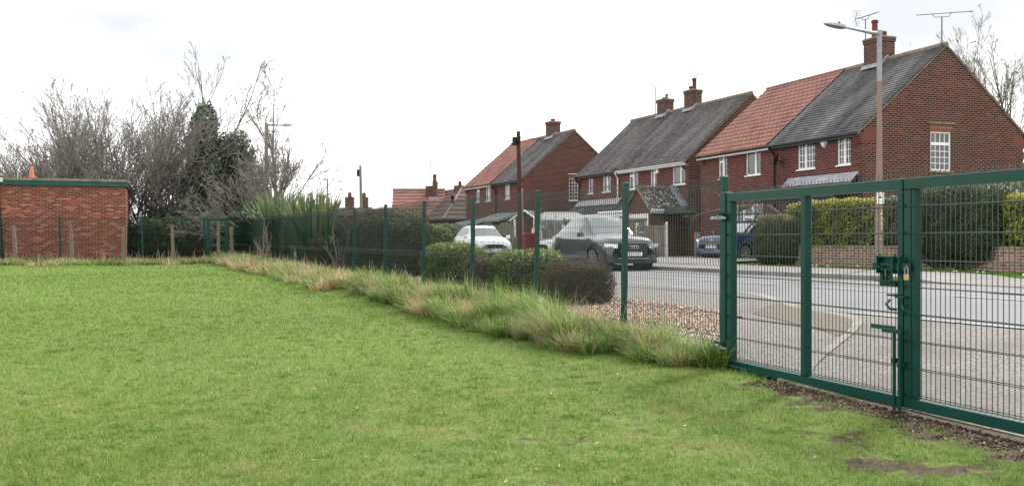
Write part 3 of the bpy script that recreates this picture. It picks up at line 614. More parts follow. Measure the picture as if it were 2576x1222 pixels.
mb=MB(); mb.tube([(2.47,-.05,.83),(2.49,-.10,.80),(2.53,-.10,.765),(2.55,-.05,.76)],.011,7); mb.box(2.48,2.56,-.09,-.04,.865,.88); P('catch_hook',mb)
g2=leaf('gate_leaf','right leaf of the green steel double gate, cut off by the edge of the photo',(2.243+.324*2.615,10.25-.946*2.615,0),2.6,[1.31],.075,.08)
mb=MB(); mb.bev(.075,.115,-.030,.03,.083,1.697,.005); mb.build('flat_bar',M['green'],g2)
mb=MB(); mb.bev(-.19,.03,-.095,-.083,.575,.61,.004); mb.tube([(.015,-.09,.58),(.015,-.09,-.07)],.014,8); mb.build('drop_bolt',M['green'],g2)
mb=MB(); mb.bev(-.002,.032,-.105,-.04,.32,.36,.004); mb.build('bolt_keeper',M['green'],g2)
mb=MB(); mb.tube([(.0,-.05,.80),(.10,-.12,.765)],.010,7); mb.box(-.03,.06,-.10,-.04,.855,.87); mb.build('catch_hook',M['green'],g2)
gx,gy=2.243-.324*.065,10.25+.946*.065
gp=thing('gate_post','thick green gate post carrying the two galvanised hinges','gate post',(gx,gy,0),GA)
mb=MB(); mb.bev(-.05,.05,-.05,.05,-.3,1.80,.007); mb.build('post',M['green'],gp)
for z in (1.53,.20):
    mb=MB(); M4=Matrix.Translation((0,-.105,z)) @ Matrix.Rotation(R(90),4,'Y')
    mb.lathe([(.020,-.12),(.020,-.05)],M=M4,k=6); mb.lathe([(.013,-.05),(.013,.14)],M=M4,k=10); mb.lathe([(.026,.00),(.026,.022)],M=M4,k=6); mb.lathe([(.026,.05),(.026,.07)],M=M4,k=6)
    mb.box(-.012,.012,-.10,-.05,z-.02,z+.02); h=mb.build('hinge',M['galv'],gp)
    mb=MB(); mb.box(-.11,.0,-.075,-.05,z+.03,z+.055); mb.box(.04,.052,-.12,-.05,z-.03,z+.05); mb.build('bracket',M['green'],h)
# padlock
lk=thing('padlock','small brass padlock hanging on the end of the gate slide bolt','padlock',(2.243+.324*2.70-.946*.085,10.25-.946*2.70-.324*.085,.99),GA)
mb=MB(); mb.bev(-.022,.022,-.010,.010,.008,.052,.004); mb.build('lock_body',M['brass'],lk)
mb=MB(); mb.tube([(-.017,0,.05),(-.017,0,.085),(-.010,0,.102),(0,0,.108),(.010,0,.102),(.017,0,.085),(.017,0,.05)],.0055,6); mb.build('shackle',M['galv'],lk)
# ------------------------------------------------------------------ left side fence, pedestrian gate, concrete posts
def at(xd, y): return (px(xd,y), y)
def lfy(xd): t=(xd-1288)/2504; return 41.56/(1-.36*t)            # y on the left fence line for a column
lx,ly=at(2,lfy(2)); lf=thing('mesh_fence','far green mesh fence running in front of the flat roofed brick building','fence',(lx,ly,0))
pp=[-95,2,153,360,516]
for xd in pp:
    y=lfy(xd); x=px(xd,y); o=post_mb(.07,.2,2.16).build('post',M['green'],lf); o.location=(x-lx,y-ly,0); o.rotation_euler=(0,R(-1),.35)
for a,b in zip(pp[:-1],pp[1:]):
    ya,yb=lfy(a),lfy(b); p=(px(a,ya)-lx,ya-ly); q=(px(b,yb)-lx,yb-ly); mb=MB(); t=2.10
    f=[(t,t-.05,t-.1),(t-.9,t-.95,t-1.0)]
    wires(mb,p,q,t,.5,(-.34,.94),f,[z for g in f for z in g]+[t-.3,t-.5,t-.7,t-1.2,t-1.4,t-1.6],rv=.0035,rh=.0045); mb.build('mesh_panel',M['wire'],lf)
xa,ya=at(522,37.2); pg=thing('pedestrian_gate','narrow green pedestrian gate in the far corner of the field','gate',(xa,ya,.45),R(18))
for x_ in (0,.72): MB().bev(x_-.045,x_+.045,-.045,.045,-.25,1.74,.006).build('post',M['green'],pg)
mb=MB(); mb.box(.05,.67,-.03,.03,1.60,1.68); mb.box(.05,.67,-.03,.03,.05,.12); mb.box(.05,.10,-.028,.028,.12,1.6); mb.box(.62,.67,-.028,.028,.12,1.6)
gf=mb.build('gate_frame',M['green'],pg); mb=MB(); wires(mb,(.1,.0),(.62,.0),1.6,.12,(0,1),[],[.2*k+.2 for k in range(7)],rv=.003,rh=.005); mb.build('mesh_infill',M['wire'],pg)
MB().bev(.08,.22,-.06,.05,.80,1.02,.01).build('lock_case',M['green'],pg)
for i,(xd,lab) in enumerate(((42,'leftmost lichen stained concrete post by the black drainpipe'),(182,'short concrete post beside the green fence post in front of the brick wall'),(310,'short concrete post at the right end of the brick building'),
      (437,'short concrete post standing alone before the dark hedge'),(551,'short concrete post seen through the pedestrian gate'),(585,'short grey concrete post in the corner right of the pedestrian gate'))):
    y=lfy(xd)-.75; x=px(xd,y); mb=MB(); g=h1(x,y)-.2
    tt=[1.83,1.85,1.80,1.88,1.93,1.82][i]; mb.bev(-.062,.062,-.06,.06,0,tt-g,.02); mb.v=[(v[0]*(1.15-.30*v[2]/1.6)+.03*math.sin(v[2]*2)*0,v[1],v[2]) for v in mb.v]
    o=mb.build('concrete_post',M['lichenpost']); o.location=(x,y,g); o.rotation_euler=(R([0,2,1,0,-1,1][i]),R([-4,-2,0,-2,-1,-2][i]),.3); tag(o,lab,'post','old concrete posts in front of the far fence')
# ------------------------------------------------------------------ houses
I4=Matrix.Identity(4); G4=Matrix.Rotation(R(90),4,'Z')
def wallgrid(mb, u0,u1,z0,z1, holes, M4, depth=.11):
    us=sorted({u0,u1}|{h[0] for h in holes}|{h[1] for h in holes}); zs=sorted({z0,z1}|{h[2] for h in holes}|{h[3] for h in holes})
    T=lambda u,d,z: tuple(M4 @ Vector((u,d,z)))
    for a,b in zip(us[:-1],us[1:]):
        for c,d in zip(zs[:-1],zs[1:]):
            mu,mz=(a+b)/2,(c+d)/2
            if any(h[0]<mu<h[1] and h[2]<mz<h[3] for h in holes): continue
            mb.quad(T(a,0,c),T(b,0,c),T(b,0,d),T(a,0,d))
    for h in holes:
        a,b,c,d=h[:4]
        mb.quad(T(a,0,c),T(a,depth,c),T(a,depth,d),T(a,0,d)); mb.quad(T(b,0,c),T(b,0,d),T(b,depth,d),T(b,depth,c))
        mb.quad(T(a,0,d),T(a,depth,d),T(b,depth,d),T(b,0,d)); mb.quad(T(a,0,c),T(b,0,c),T(b,depth,c),T(a,depth,c))
def window(par, M4, u0,u1,z0,z1, sashes, cur='curtain', d=.05, sill=True, curt=((0,1),), gap=.0):
    """sashes: list of (ua,ub,za,zb,nx,nz) in 0..1 of the opening"""
    mb=MB(); W_,H_=u1-u0,z1-z0; fr=.045
    B=lambda a,b,y0,y1,c,e: mb.box(a,b,y0,y1,c,e,M4)
    B(u0,u0+fr,d,d+.06,z0,z1); B(u1-fr,u1,d,d+.06,z0,z1); B(u0+fr,u1-fr,d,d+.06,z1-fr,z1); B(u0+fr,u1-fr,d,d+.06,z0,z0+fr)
    for (a,b,c,e,nx_,nz_) in sashes:
        A,Bb,C,E=u0+a*W_,u0+b*W_,z0+c*H_,z0+e*H_; s=.05
        B(A,A+s,d-.012,d+.05,C,E); B(Bb-s,Bb,d-.012,d+.05,C,E); B(A+s,Bb-s,d-.012,d+.05,C,C+s); B(A+s,Bb-s,d-.012,d+.05,E-s,E)
        for k in range(1,nx_): x=A+s+(Bb-A-2*s)*k/nx_; B(x-.011,x+.011,d+.004,d+.022,C+s,E-s)
        for k in range(1,nz_): z=C+s+(E-C-2*s)*k/nz_; B(A+s,Bb-s,d+.002,d+.020,z-.011,z+.011)
    if sill: B(u0-.05,u1+.05,-.05,d,z0-.045,z0-.002)
    wn=mb.build('window',M['white'],par)
    m2=MB(); m2.box(u0+.03,u1-.03,d+.026,d+.030,z0+.03,z1-.03,M4); m2.build('pane',M['glass'],wn)
    m3=MB()
    for (a,b) in curt:                                            # folded curtain with a wavy surface
        n=24; A,Bb=u0+a*W_,u0+b*W_
        for k in range(n):
            xa=A+(Bb-A)*k/n; xb=A+(Bb-A)*(k+1)/n; ya=d+.11+.012*math.sin(k*1.9); yb=d+.11+.012*math.sin((k+1)*1.9)
            m3.quad(*[tuple(M4@Vector(v)) for v in ((xa,ya,z0+gap),(xb,yb,z0+gap),(xb,yb,z1),(xa,ya,z1))])
    m3.build('curtain',M[cur],wn)
    m4=MB(); m4.box(u0-.1,u1+.1,d+.35,d+.4,z0-.1,z1+.1,M4); m4.build('dark_interior',M['dark'],wn)
    return wn
def slope_pts(mb, xa, xb, y0, z0, y1, z1, courses, step, corr=0, amp=0, sag=0):
    """stepped tile courses; y0,z0 lower edge, y1,z1 upper edge"""
    nx_ = int(max(2,round((xb-xa)/corr*4))) if corr else 12
    sg=1 if y1>y0 else -1
    for k in range(courses):
        ta,tb=k/courses,(k+1)/courses
        X_=[xa+(xb-xa)*i/nx_ for i in range(nx_+1)]
        off=[(amp*(abs(math.sin(math.pi*(x-xa)/corr))**.8 if corr else 0)) for x in X_]
        sa=[sag*math.sin(x*1.1+.5)*math.sin(math.pi*ta) for x in X_]; sb=[sag*math.sin(x*1.1+.5)*math.sin(math.pi*tb) for x in X_]
        lo=[(x,y0+(y1-y0)*ta-sg*.004,z0+(z1-z0)*ta+step+o+a) for x,o,a in zip(X_,off,sa)]
        hi=[(x,y0+(y1-y0)*tb,z0+(z1-z0)*tb+o+a) for x,o,a in zip(X_,off,sb)]
        un=[(x,y0+(y1-y0)*ta-sg*.002,z0+(z1-z0)*ta-.01+a) for x,a in zip(X_,sa)]
        b=len(lo); fs=[]
        for i in range(nx_): fs.append((i,i+1,b+i+1,b+i)); fs.append((2*b+i,2*b+i+1,i+1,i))
        mb.add(lo+hi+un,fs)
def chimney(par, x, y, w_, d_, z0, z1, pots, mats='cb', aer=None, flash=True, zridge=None):
    mb=MB(); mb.box(x-w_/2,x+w_/2,y-d_/2,y+d_/2,z0,z1-.18); mb.box(x-w_/2-.03,x+w_/2+.03,y-d_/2-.03,y+d_/2+.03,z1-.18,z1-.05)
    ch=mb.build('chimney',M[mats],par)
    mb=MB(); mb.bev(x-w_/2-.06,x+w_/2+.06,y-d_/2-.06,y+d_/2+.06,z1-.05,z1+.03,.03); mb.build('chimney_cap',M['ridge'],ch)
    for (dx,h,r) in pots:
        mb=MB(); mb.lathe([(r*1.15,0),(r*1.1,.06),(r*.9,.10),(r*.8,h-.12),(r*1.05,h-.10),(r*1.05,h-.03),(r*.85,h)],c=(x+dx,y,z1+.02),k=12); mb.build('chimney_pot',M['pot'],ch,smooth=False)
    if flash and zridge:
        mb=MB(); e=.012; sl=(zridge-z0)/max(.01,d_/2)*0+.84
        for sg in (-1,1):                                       # stepped side flashing
            for k in range(5):
                for fb in (-1,1):
                    ya=y+fb*d_/2*k/5; yb=y+fb*d_/2*(k+1)/5; zz=zridge-sl*abs(yb-y)
                    mb.box(x+sg*(w_/2) - (e if sg<0 else 0), x+sg*(w_/2)+(e if sg>0 else 0), min(ya,yb),max(ya,yb), zz-.1, zz+.20)
        zz=zridge-sl*d_/2
        mb.box(x-w_/2-.15,x+w_/2+.15,y-d_/2-e,y-d_/2,zz-.05,zz+.16)
        mb.add([(x-w_/2-.08,y-d_/2-.01,zz+.09),(x+w_/2+.08,y-d_/2-.01,zz+.09),(x+w_/2+.08,y-d_/2-.14,zz-.02),(x-w_/2-.08,y-d_/2-.14,zz-.02)],[(3,2,1,0)])
        mb.build('lead_flashing',M['lead'],ch)
    return ch
def aerial(par, base, h, boom, ang, tilt=0, grid=False, elems=10, r=.022):
    """mast with a yagi boom; base point, mast height, boom length and angle in local xy"""
    b=Vector(base); top=b+Vector((0,0,h)); d=Vector((math.cos(ang),math.sin(ang),math.sin(tilt))); p=Vector((-math.sin(ang),math.cos(ang),0))
    mb=MB(); mb.tube([b,top],r,5); s=top-d*boom*.45; e=top+d*boom*.55; up=Vector((0,0,.12)); mb.tube([s+up,e+up],r*.7,4)
    mb.tube([top+d*boom*.16+up,top+d*boom*.13,top-d*boom*.13,top-d*boom*.16+up],r*.6,4)
    for k in range(elems): c=s+up+(e-s)*(k+.5)/elems; mb.tube([c-p*.13-Vector((0,0,.03)),c+p*.13+Vector((0,0,.03))],r*.45,3)
    if grid:
        for sg in (-1,1):
            mb.tube([s+up,s+up+Vector((0,0,sg*.3))-d*.0+d*.2*0-d*-.12],r*.5,3)
            for k in range(4):
                c=s+up+Vector((0,0,sg*.08*(k+1)))+d*.03*(k+1); mb.tube([c-p*.2,c+p*.2],r*.4,3)
    return mb.build('aerial',M['darkgrey'],par)
def pipe(par, pts, r, m): mb=MB(); mb.tube(pts,r,8); return mb.build('downpipe',M[m],par,smooth=False)
def semi(name,label,corner,tan,zb,L_,D,ze,zr,fronts,gables,roofs,chim,gm='gb',group=None):
    ln=math.hypot(1,tan); rz=math.atan2(-1/ln,-tan/ln)
    t=thing(name,label,'house',(corner[0],corner[1],zb),rz)
    mb=MB(); holes=[(-h[1],-h[0],h[2],h[3]) for h in fronts]
    wallgrid(mb,-L_,0,-.6,ze,holes,I4); mb.build('front_wall',M['fb'],t)
    mb=MB(); gh=[tuple(h[:4]) for h in gables]; wallgrid(mb,0,D,-.6,ze,gh,G4)
    mb.add([(0,0,ze),(0,D,ze),(0,D/2,zr-.03)],[(0,1,2)]); mb.build('gable_wall',M[gm],t)
    mb=MB(); mb.add([(-L_,0,-.6),(-L_,D,-.6),(-L_,D,ze),(-L_,D/2,zr-.03),(-L_,0,ze)],[(0,4,3,2,1)]); mb.quad((0,D,-.6),(-L_,D,-.6),(-L_,D,ze),(0,D,ze)); mb.build('back_wall',M[gm],t)
    ov=.24; sl=(zr-ze)/(D/2)
    for (xa,xb,kind) in roofs:
        mb=MB()
        kw=dict(mat=('redtile'),c=16,st=.05,corr=.30,amp=.05) if kind=='red' else dict(mat=kind,c=30,st=.022,corr=0,amp=0)
        for (ya,yb) in ((-ov,D/2),(D+ov,D/2)):
            slope_pts(mb,xa,xb,ya,ze-sl*ov+.02,yb,zr+.02,kw['c'],kw['st'],kw['corr'],kw['amp'],sag=0 if kind=='red' else .03)
        mb.build('roof',M[kw['mat']],t,smooth=False)
        mb=MB(); n=max(2,int((xb-xa)/.45))
        for k in range(n):
            a=xa+(xb-xa)*k/n; b=xa+(xb-xa)*(k+1)/n-.012
            mb.tube([(a,D/2,zr+.0),(b,D/2,zr+.005)],[.115,.105],8)
        mb.build('ridge_tiles',M['redtile2' if kind=='red' else 'ridge'],t)
    for x in (.0,-L_-.05):                                       # mortar bedding under the verge tiles
        for (ya,yb) in ((-ov,D/2),(D+ov,D/2)):
            mb=MB(); z0=ze-sl*ov; z1=zr; P=[(x,ya,z0),(x+.05,ya,z0),(x+.05,yb,z1),(x,yb,z1)]
            mb.add([(p[0],p[1],p[2]-.045) for p in P]+[(p[0],p[1],p[2]-.002) for p in P],[(0,1,2,3),(7,6,5,4),(0,4,5,1),(1,5,6,2),(2,6,7,3),(3,7,4,0)]); mb.build('verge',M['concrete'],t)
    return t,ov,sl
def eaves(t,xa,xb,ov,ze,sl,gut,fas):
    z=ze-sl*ov; mb=MB(); mb.box(xa,xb,-ov+.03,-ov+.05,z-.13,z-.005); mb.box(xa,xb,-ov+.05,-.004,z-.13,z-.115); mb.build('fascia',M[fas],t)
    mb=MB(); n=8; P=[]
    for x in (xa,xb):
        for k in range(n+1): a=math.pi+math.pi*k/n; P.append((x,-ov-.035+.06*math.cos(a),z-.005+.06*math.sin(a)))
        for k in range(n,-1,-1): a=math.pi+math.pi*k/n; P.append((x,-ov-.035+.054*math.cos(a),z-.003+.054*math.sin(a)))
    m=2*n+2; mb.add(P,[(k,(k+1)%m,m+(k+1)%m,m+k) for k in range(m)]+[tuple(range(m))[::-1],tuple(range(m,2*m))]); mb.build('gutter',M[gut],t)
def kneeler(t,x,D,ze,sl,ov,mm='ob'):
    for side in (0,1):
        mb=MB(); Y=(lambda v:v) if side==0 else (lambda v:D-v)
        for k in range(5):
            dep=ov*.95*(1-k/5.0); z1=ze-.20-.075*k; ya,yb=sorted((Y(-dep),Y(-.001))); mb.box(x-.42,x+.006,ya,yb,z1-.075,z1-.002)
        ya,yb=sorted((Y(.0),Y(.5))); mb.box(x-.01,x+.004,ya,yb,ze-.50,ze-.06); mb.build('kneeler',M[mm],t)
GR=(0,1,0,1,4,4)
two=lambda a: [(0,a,0,1,1,1),(a,1,0,1,1,1)]
# --- nearest pair
f1=[(.67,1.41,3.43,4.48),(2.70,3.76,3.43,4.48),(6.27,7.35,3.43,4.48),(8.80,9.5,3.43,4.48),(3.0,4.1,1.0,2.2),(6.1,8.15,.9,2.25),(.5,2.2,.8,2.15)]
h1_,ov,sl=semi('semi_detached_house','nearest brick semi, roof half bright red tiles and half old dark tiles','house' and (12.0,34.0),-.3425,.53,11.05,7.0,4.67,7.67,f1,[(2.83,3.73,3.23,4.60)],[(-5.45,.04,'slate'),(-11.09,-5.47,'red')],None)
window(h1_,I4,-1.41,-.67,3.43,4.48,[(0,.5,0,1,2,4),(.5,1,0,1,2,4)])
window(h1_,I4,-3.76,-2.70,3.43,4.48,[(0,.42,0,1,2,4),(.42,1,0,1,3,4)],curt=((0,.3),(.65,1)))
window(h1_,I4,-7.35,-6.27,3.43,4.48,two(.62),curt=((0,.2),(.62,1)))
window(h1_,I4,-9.5,-8.8,3.43,4.48,[(0,.5,.68,1,1,1),(0,.5,0,.68,1,1),(.5,1,0,1,1,1)],curt=((.2,1),))
window(h1_,I4,-4.1,-3.0,1.0,2.2,[(0,.45,0,1,2,3),(.45,1,0,1,3,3)]); window(h1_,I4,-2.2,-.5,.8,2.15,[(0,.33,0,1,2,3),(.33,.66,0,1,2,3),(.66,1,0,1,2,3)])
window(h1_,I4,-8.15,-6.1,.9,2.25,[(0,.3,0,1,1,1),(.3,.62,.62,1,1,1),(.3,.62,0,.62,1,1),(.62,1,0,1,1,1)],curt=((.75,1),))
window(h1_,G4,2.83,3.73,3.23,4.60,[(0,1,.69,1,4,1),(0,1,0,.69,4,4)],sill=False)
mb=MB(); mb.box(2.80,3.78,-.006,.0,4.60,4.86,G4); mb.build('soldier_course',M['soldier'],h1_)
mb=MB(); mb.box(2.72,3.86,-.06,.0,4.87,4.92,G4); mb.box(2.74,3.82,-.035,.0,3.165,3.225,G4); mb.build('window_hood',M['concrete'],h1_)
eaves(h1_,-5.4,.02,ov,4.67,sl,'darkgrey','darkgrey'); eaves(h1_,-11.05,-5.42,ov,4.67,sl,'black','white')
kneeler(h1_,0,7.0,4.67,sl,ov); kneeler(h1_,-10.65,7.0,4.67,sl,ov,'fb')
pipe(h1_,[(-5.28,-ov-.03,4.42),(-5.28,-ov-.03,4.36),(-5.22,-.07,4.12),(-5.22,-.07,-.3)],.038,'black'); 
ch=chimney(h1_,-3.5,3.5,.95,.68,6.6,8.55,[(-.25,.75,.13),(.22,.22,.14)],zridge=7.69)
aerial(h1_,(-4.05,3.3,7.35),2.05,1.35,R(0),.0,True,10); aerial(h1_,(-.03,3.35,7.1),1.55,1.9,R(60),.03,False,12)
mb=MB(); mb.box(-.03,-.0,3.33,3.37,6.2,7.4); 
mb=MB(); M5=Matrix.Translation((-4.72,-.32,3.86))@Matrix.Rotation(R(68),4,'X')@Matrix.Rotation(R(-38),4,'Y')
mb.lathe([(.02,-.07),(.16,-.05),(.26,-.01),(.27,.0),(.25,-.005),(.14,-.04),(.0,-.05)],M=M5,k=18); mb.tube([(-4.72,-.28,3.86),(-4.72,-.02,3.78)],.018,6); mb.tube([(-4.72,-.3,3.7),(-4.66,-.62,3.72)],.01,5); mb.bev(-4.70,-4.62,-.66,-.60,3.69,3.75,.01); mb.build('satellite_dish',M['black'],h1_)
mb=MB(); c=(-2.13,4.34); mb.add([(c[0]-.15,-.09,c[1]+.15),(c[0]+.15,-.09,c[1]+.15),(c[0]+.15,-.09,c[1]-.02),(c[0],-.09,c[1]-.20),(c[0]-.15,-.09,c[1]-.02),(c[0]-.17,0,c[1]+.17),(c[0]+.17,0,c[1]+.17),(c[0]+.17,0,c[1]-.02),(c[0],0,c[1]-.23),(c[0]-.17,0,c[1]-.02)],[(0,4,3,2,1),(0,1,6,5),(1,2,7,6),(2,3,8,7),(3,4,9,8),(4,0,5,9)]); mb.build('alarm_box',M['white'],h1_)
# lean-to canopy with lead top
mb=MB(); slope_pts(mb,-4.35,-.2,-1.05,2.30,-.02,2.92,6,.02,.20,.03); cn=mb.build('canopy',M['redtile'],h1_)
mb=MB(); mb.add([(-4.35,-.03,3.13),(-.2,-.03,3.13),(-.2,-.36,2.80),(-4.35,-.36,2.80)],[(3,2,1,0)]); mb.box(-4.35,-.2,-.03,-.004,3.0,3.15); mb.build('lead_flashing',M['lead'],cn)
mb=MB(); mb.box(-4.35,-.2,-1.10,-1.02,2.16,2.28); mb.tube([(-4.35,-1.15,2.30),(-.2,-1.15,2.30)],.055,8); mb.build('gutter',M['darkgrey'],cn)
mb=MB(); 
for x in (-4.3,-.28): mb.tube([(x,-1.0,2.2),(x,-.05,1.55)],.045,4)
mb.build('bracket',M['white'],cn)
mb=MB()
for (u,z,w2,h2) in ((.62+.85,4.42,.22,.15),(5.72,4.36,.22,.15),(2.3,6.62,.3,.08),(2.95,6.62,.3,.08)): mb.box(u,u+w2,-.004,0,z,z+h2,G4)
mb.build('air_brick',M['ob'],h1_)
# --- middle pair
f2=[(.28,1.46,3.44,4.5),(2.99,3.63,3.44,4.5),(4.9,5.88,3.44,4.5),(7.99,8.95,3.44,4.5),(10.2,10.8,3.44,4.5),(3.2,4.8,1,2.2),(8.2,9.8,1,2.2)]
h2_,ov,sl=semi('semi_detached_house','middle brick semi with a long dark tiled roof and two chimneys','h' and (8.28,46.7),-.39,.53,12.1,7.0,4.67,7.87,f2,[],[(-12.14,.04,'slate2')],None)
window(h2_,I4,-1.46,-.28,3.44,4.5,[(0,.6,0,1,1,1),(.6,1,.68,1,1,1),(.6,1,0,.68,1,1)],curt=((0,.5),)); window(h2_,I4,-3.63,-2.99,3.44,4.5,[(0,.5,0,1,1,1),(.5,1,.68,1,1,1),(.5,1,0,.68,1,1)],curt=((0,.3),))
window(h2_,I4,-5.88,-4.9,3.44,4.5,[(0,.45,.66,1,1,1),(0,.45,0,.66,1,1),(.45,1,0,1,1,1)],curt=((.45,1),)); window(h2_,I4,-8.95,-7.99,3.44,4.5,two(.5),curt=((0,.2),(.5,1)))
window(h2_,I4,-10.8,-10.2,3.44,4.5,[(0,1,0,1,1,1)],curt=((.5,1),)); window(h2_,I4,-4.8,-3.2,1,2.2,two(.5)); window(h2_,I4,-9.8,-8.2,1,2.2,two(.5))
eaves(h2_,-6.9,.02,ov,4.67,sl,'white','white'); eaves(h2_,-12.1,-6.92,ov,4.67,sl,'darkgrey','darkgrey')
kneeler(h2_,0,7.0,4.67,sl,ov,'gb'); kneeler(h2_,-11.7,7.0,4.67,sl,ov,'gb')
pipe(h2_,[(-6.98,-ov-.03,4.42),(-6.98,-ov-.03,4.34),(-7.05,-.07,4.1),(-7.05,-.07,-.3)],.04,'white'); pipe(h2_,[(-12.0,-ov-.03,4.42),(-12.0,-ov-.03,4.3),(-11.8,-.07,4.0),(-11.95,-.07,3.5),(-11.95,-.07,-.3)],.04,'black')
chimney(h2_,-5.3,3.5,.78,.62,6.8,8.72,[(-.18,.24,.13),(.12,.62,.11)],zridge=7.9); chimney(h2_,-8.2,3.5,.78,.62,6.8,8.62,[(-.1,.14,.13),(.15,.28,.08)],zridge=7.9)
aerial(h2_,(-8.75,3.2,7.5),1.9,1.2,R(10),0,True,9,.026); aerial(h2_,(-4.82,3.4,8.0),1.35,1.0,R(0),0,True,7,.026)
mb=MB(); mb.bev(-2.94,-2.76,-.08,0,4.1,4.4,.01); mb.build('alarm_box',M['white'],h2_)
mb=MB(); 
for k in range(40):
    a=random.uniform(0,6.28); x=-7.0+random.gauss(0,.14); mb.tube([(x,-ov-.05,4.5),(x+.16*math.cos(a),-ov-.05+.12*math.sin(a),4.5+random.uniform(.05,.22))],.008,3)
mb.build('gutter_weed',M['twig'],h2_)
# porch extension of the middle pair, and canopies
ex=MB(); wallgrid(ex,-2.45,-.2,-.6,2.33,[(-2.3,-.35,1.1,2.05)],Matrix.Translation((0,-1.95,0)),.08); ex.add([(-2.45,-1.95,2.33),(-.2,-1.95,2.33),(-1.32,-1.95,3.2)],[(0,1,2)])
ex.quad((-.2,-1.95,-.6),(-.2,0,-.6),(-.2,0,2.33),(-.2,-1.95,2.33)); ex.quad((-2.45,0,-.6),(-2.45,-1.95,-.6),(-2.45,-1.95,2.33),(-2.45,0,2.33)); exo=ex.build('porch_wall',M['gb'],h2_)
mb=MB(); mb.box(-2.3,-.35,-1.92,-1.88,1.1,2.05)
for k in range(5): mb.box(-2.3+k*.4,-2.3+k*.4+.05,-1.95,-1.925,1.1,2.05)
dr=mb.build('panelled_infill',M['white'],exo); mb=MB()
for k in range(4): mb.box(-2.17+k*.47,-2.02+k*.47,-1.935,-1.921,1.5,1.75)
mb.build('pane',M['dark'],dr)
mb=MB()
Mr=Matrix.Rotation(R(90),4,'Z')
m_=MB(); slope_pts(m_,-2.05,0.0,-.0,2.2,1.27,3.27,9,.02,.22,.025); slope_pts(m_,-2.05,0.0,2.54,2.2,1.27,3.27,9,.02,.22,.025)
m_.v=[tuple(Mr@Vector(v)+Vector((-.05,0,0))) for v in m_.v]; po=m_.build('porch_roof',M['mosstile'],h2_)
mb=MB(); mb.tube([(-1.32,-2.05,3.29),(-1.32,0,3.29)],.09,8)
for k in range(8):
    y=-.02-.0*k; 
for sg in (-1,1): mb.tube([(-1.32,-2.03,3.25),(-1.32+sg*1.27,-2.03,2.18)],.05,5)
mb.build('ridge_tiles',M['ridge'],po)
mb=MB(); 
for k in range(7):
    a=-1.25+1.2*k/7; z=3.25-(k)/7*1.05; mb.box(a,a+.20,-.25,-.01,z-.16,z+.16)
mb.build('lead_flashing',M['lead'],po)
mb=MB(); mb.box(-.06,-.0,-2.0,0,2.05,2.17); mb.tube([(.02,-2.0,2.17),(.02,-.1,2.17)],.05,8); mb.build('gutter',M['white'],po)
for (a,b,nm) in ((-12.0,-6.6,'canopy'),):
    mb=MB(); slope_pts(mb,a,b,-1.25,2.12,-.02,2.85,10,.012); cn=mb.build(nm,M['slate2'],h2_)
    mb=MB(); mb.box(a,b,-1.32,-1.24,1.93,2.10); mb.tube([(a,-1.37,2.10),(b,-1.37,2.10)],.055,8); mb.build('gutter',M['white'],cn)
    mb=MB(); mb.add([(a,-.03,3.05),(b,-.03,3.05),(b,-.35,2.72),(a,-.35,2.72)],[(3,2,1,0)]); mb.build('lead_flashing',M['lead'],cn)
mb=MB(); slope_pts(mb,-6.55,-3.0,-1.35,2.25,-.02,2.9,9,.012); cn=mb.build('canopy',M['slate2'],h2_); mb=MB(); mb.box(-6.55,-3.0,-1.43,-1.34,2.0,2.22); mb.tube([(-6.55,-1.48,2.22),(-3,-1.48,2.22)],.055,8); mb.build('gutter',M['white'],cn)
# --- far pair
f3=[(2.1,2.94,3.4,4.5),(5.4,6.3,3.4,4.5),(7.5,8.1,3.4,4.5),(1.2,2.8,.9,2.1),(6.2,7.8,.9,2.1)]
h3_,ov,sl=semi('semi_detached_house','farthest brick semi behind the telegraph pole with a half red and half grey roof','h' and (.68,61.0),-.42,.53,10.1,7.0,4.67,7.67,f3,[(3.13,4.0,3.27,4.65)],[(-4.95,.04,'slate2'),(-10.14,-4.97,'red')],None)
window(h3_,I4,-2.94,-2.1,3.4,4.5,[(0,.5,0,1,2,4),(.5,1,0,1,2,4)]); window(h3_,I4,-6.3,-5.4,3.4,4.5,two(.5),curt=((0,1),)); window(h3_,I4,-8.1,-7.5,3.4,4.5,[(0,1,.68,1,1,1),(0,1,0,.68,1,1)])
window(h3_,I4,-2.8,-1.2,.9,2.1,two(.5)); window(h3_,I4,-7.8,-6.2,.9,2.1,two(.5)); window(h3_,G4,3.13,4.0,3.27,4.65,[(0,1,0,1,4,6)],cur='cream',curt=((.4,1),))
mb=MB(); mb.box(3.1,4.05,-.006,0,4.65,4.88,G4); mb.build('soldier_course',M['soldier'],h3_); mb=MB(); mb.box(3.05,4.1,-.06,0,4.9,4.96,G4); mb.build('window_hood',M['pale'],h3_)
eaves(h3_,-4.93,.02,ov,4.67,sl,'darkgrey','darkgrey'); eaves(h3_,-10.1,-4.95,ov,4.67,sl,'darkgrey','white'); kneeler(h3_,0,7.0,4.67,sl,ov); kneeler(h3_,-9.7,7.0,4.67,sl,ov,'fb')
pipe(h3_,[(-4.6,-ov-.03,4.42),(-4.6,-ov-.03,4.3),(-4.35,-.07,4.05),(-4.35,-.07,-.3)],.045,'black')
chimney(h3_,-3.15,3.5,.85,.66,6.6,8.52,[(0,.2,.14)],zridge=7.69); aerial(h3_,(-3.5,3.5,8.2),1.35,1.3,R(15),.05,False,6,.02)
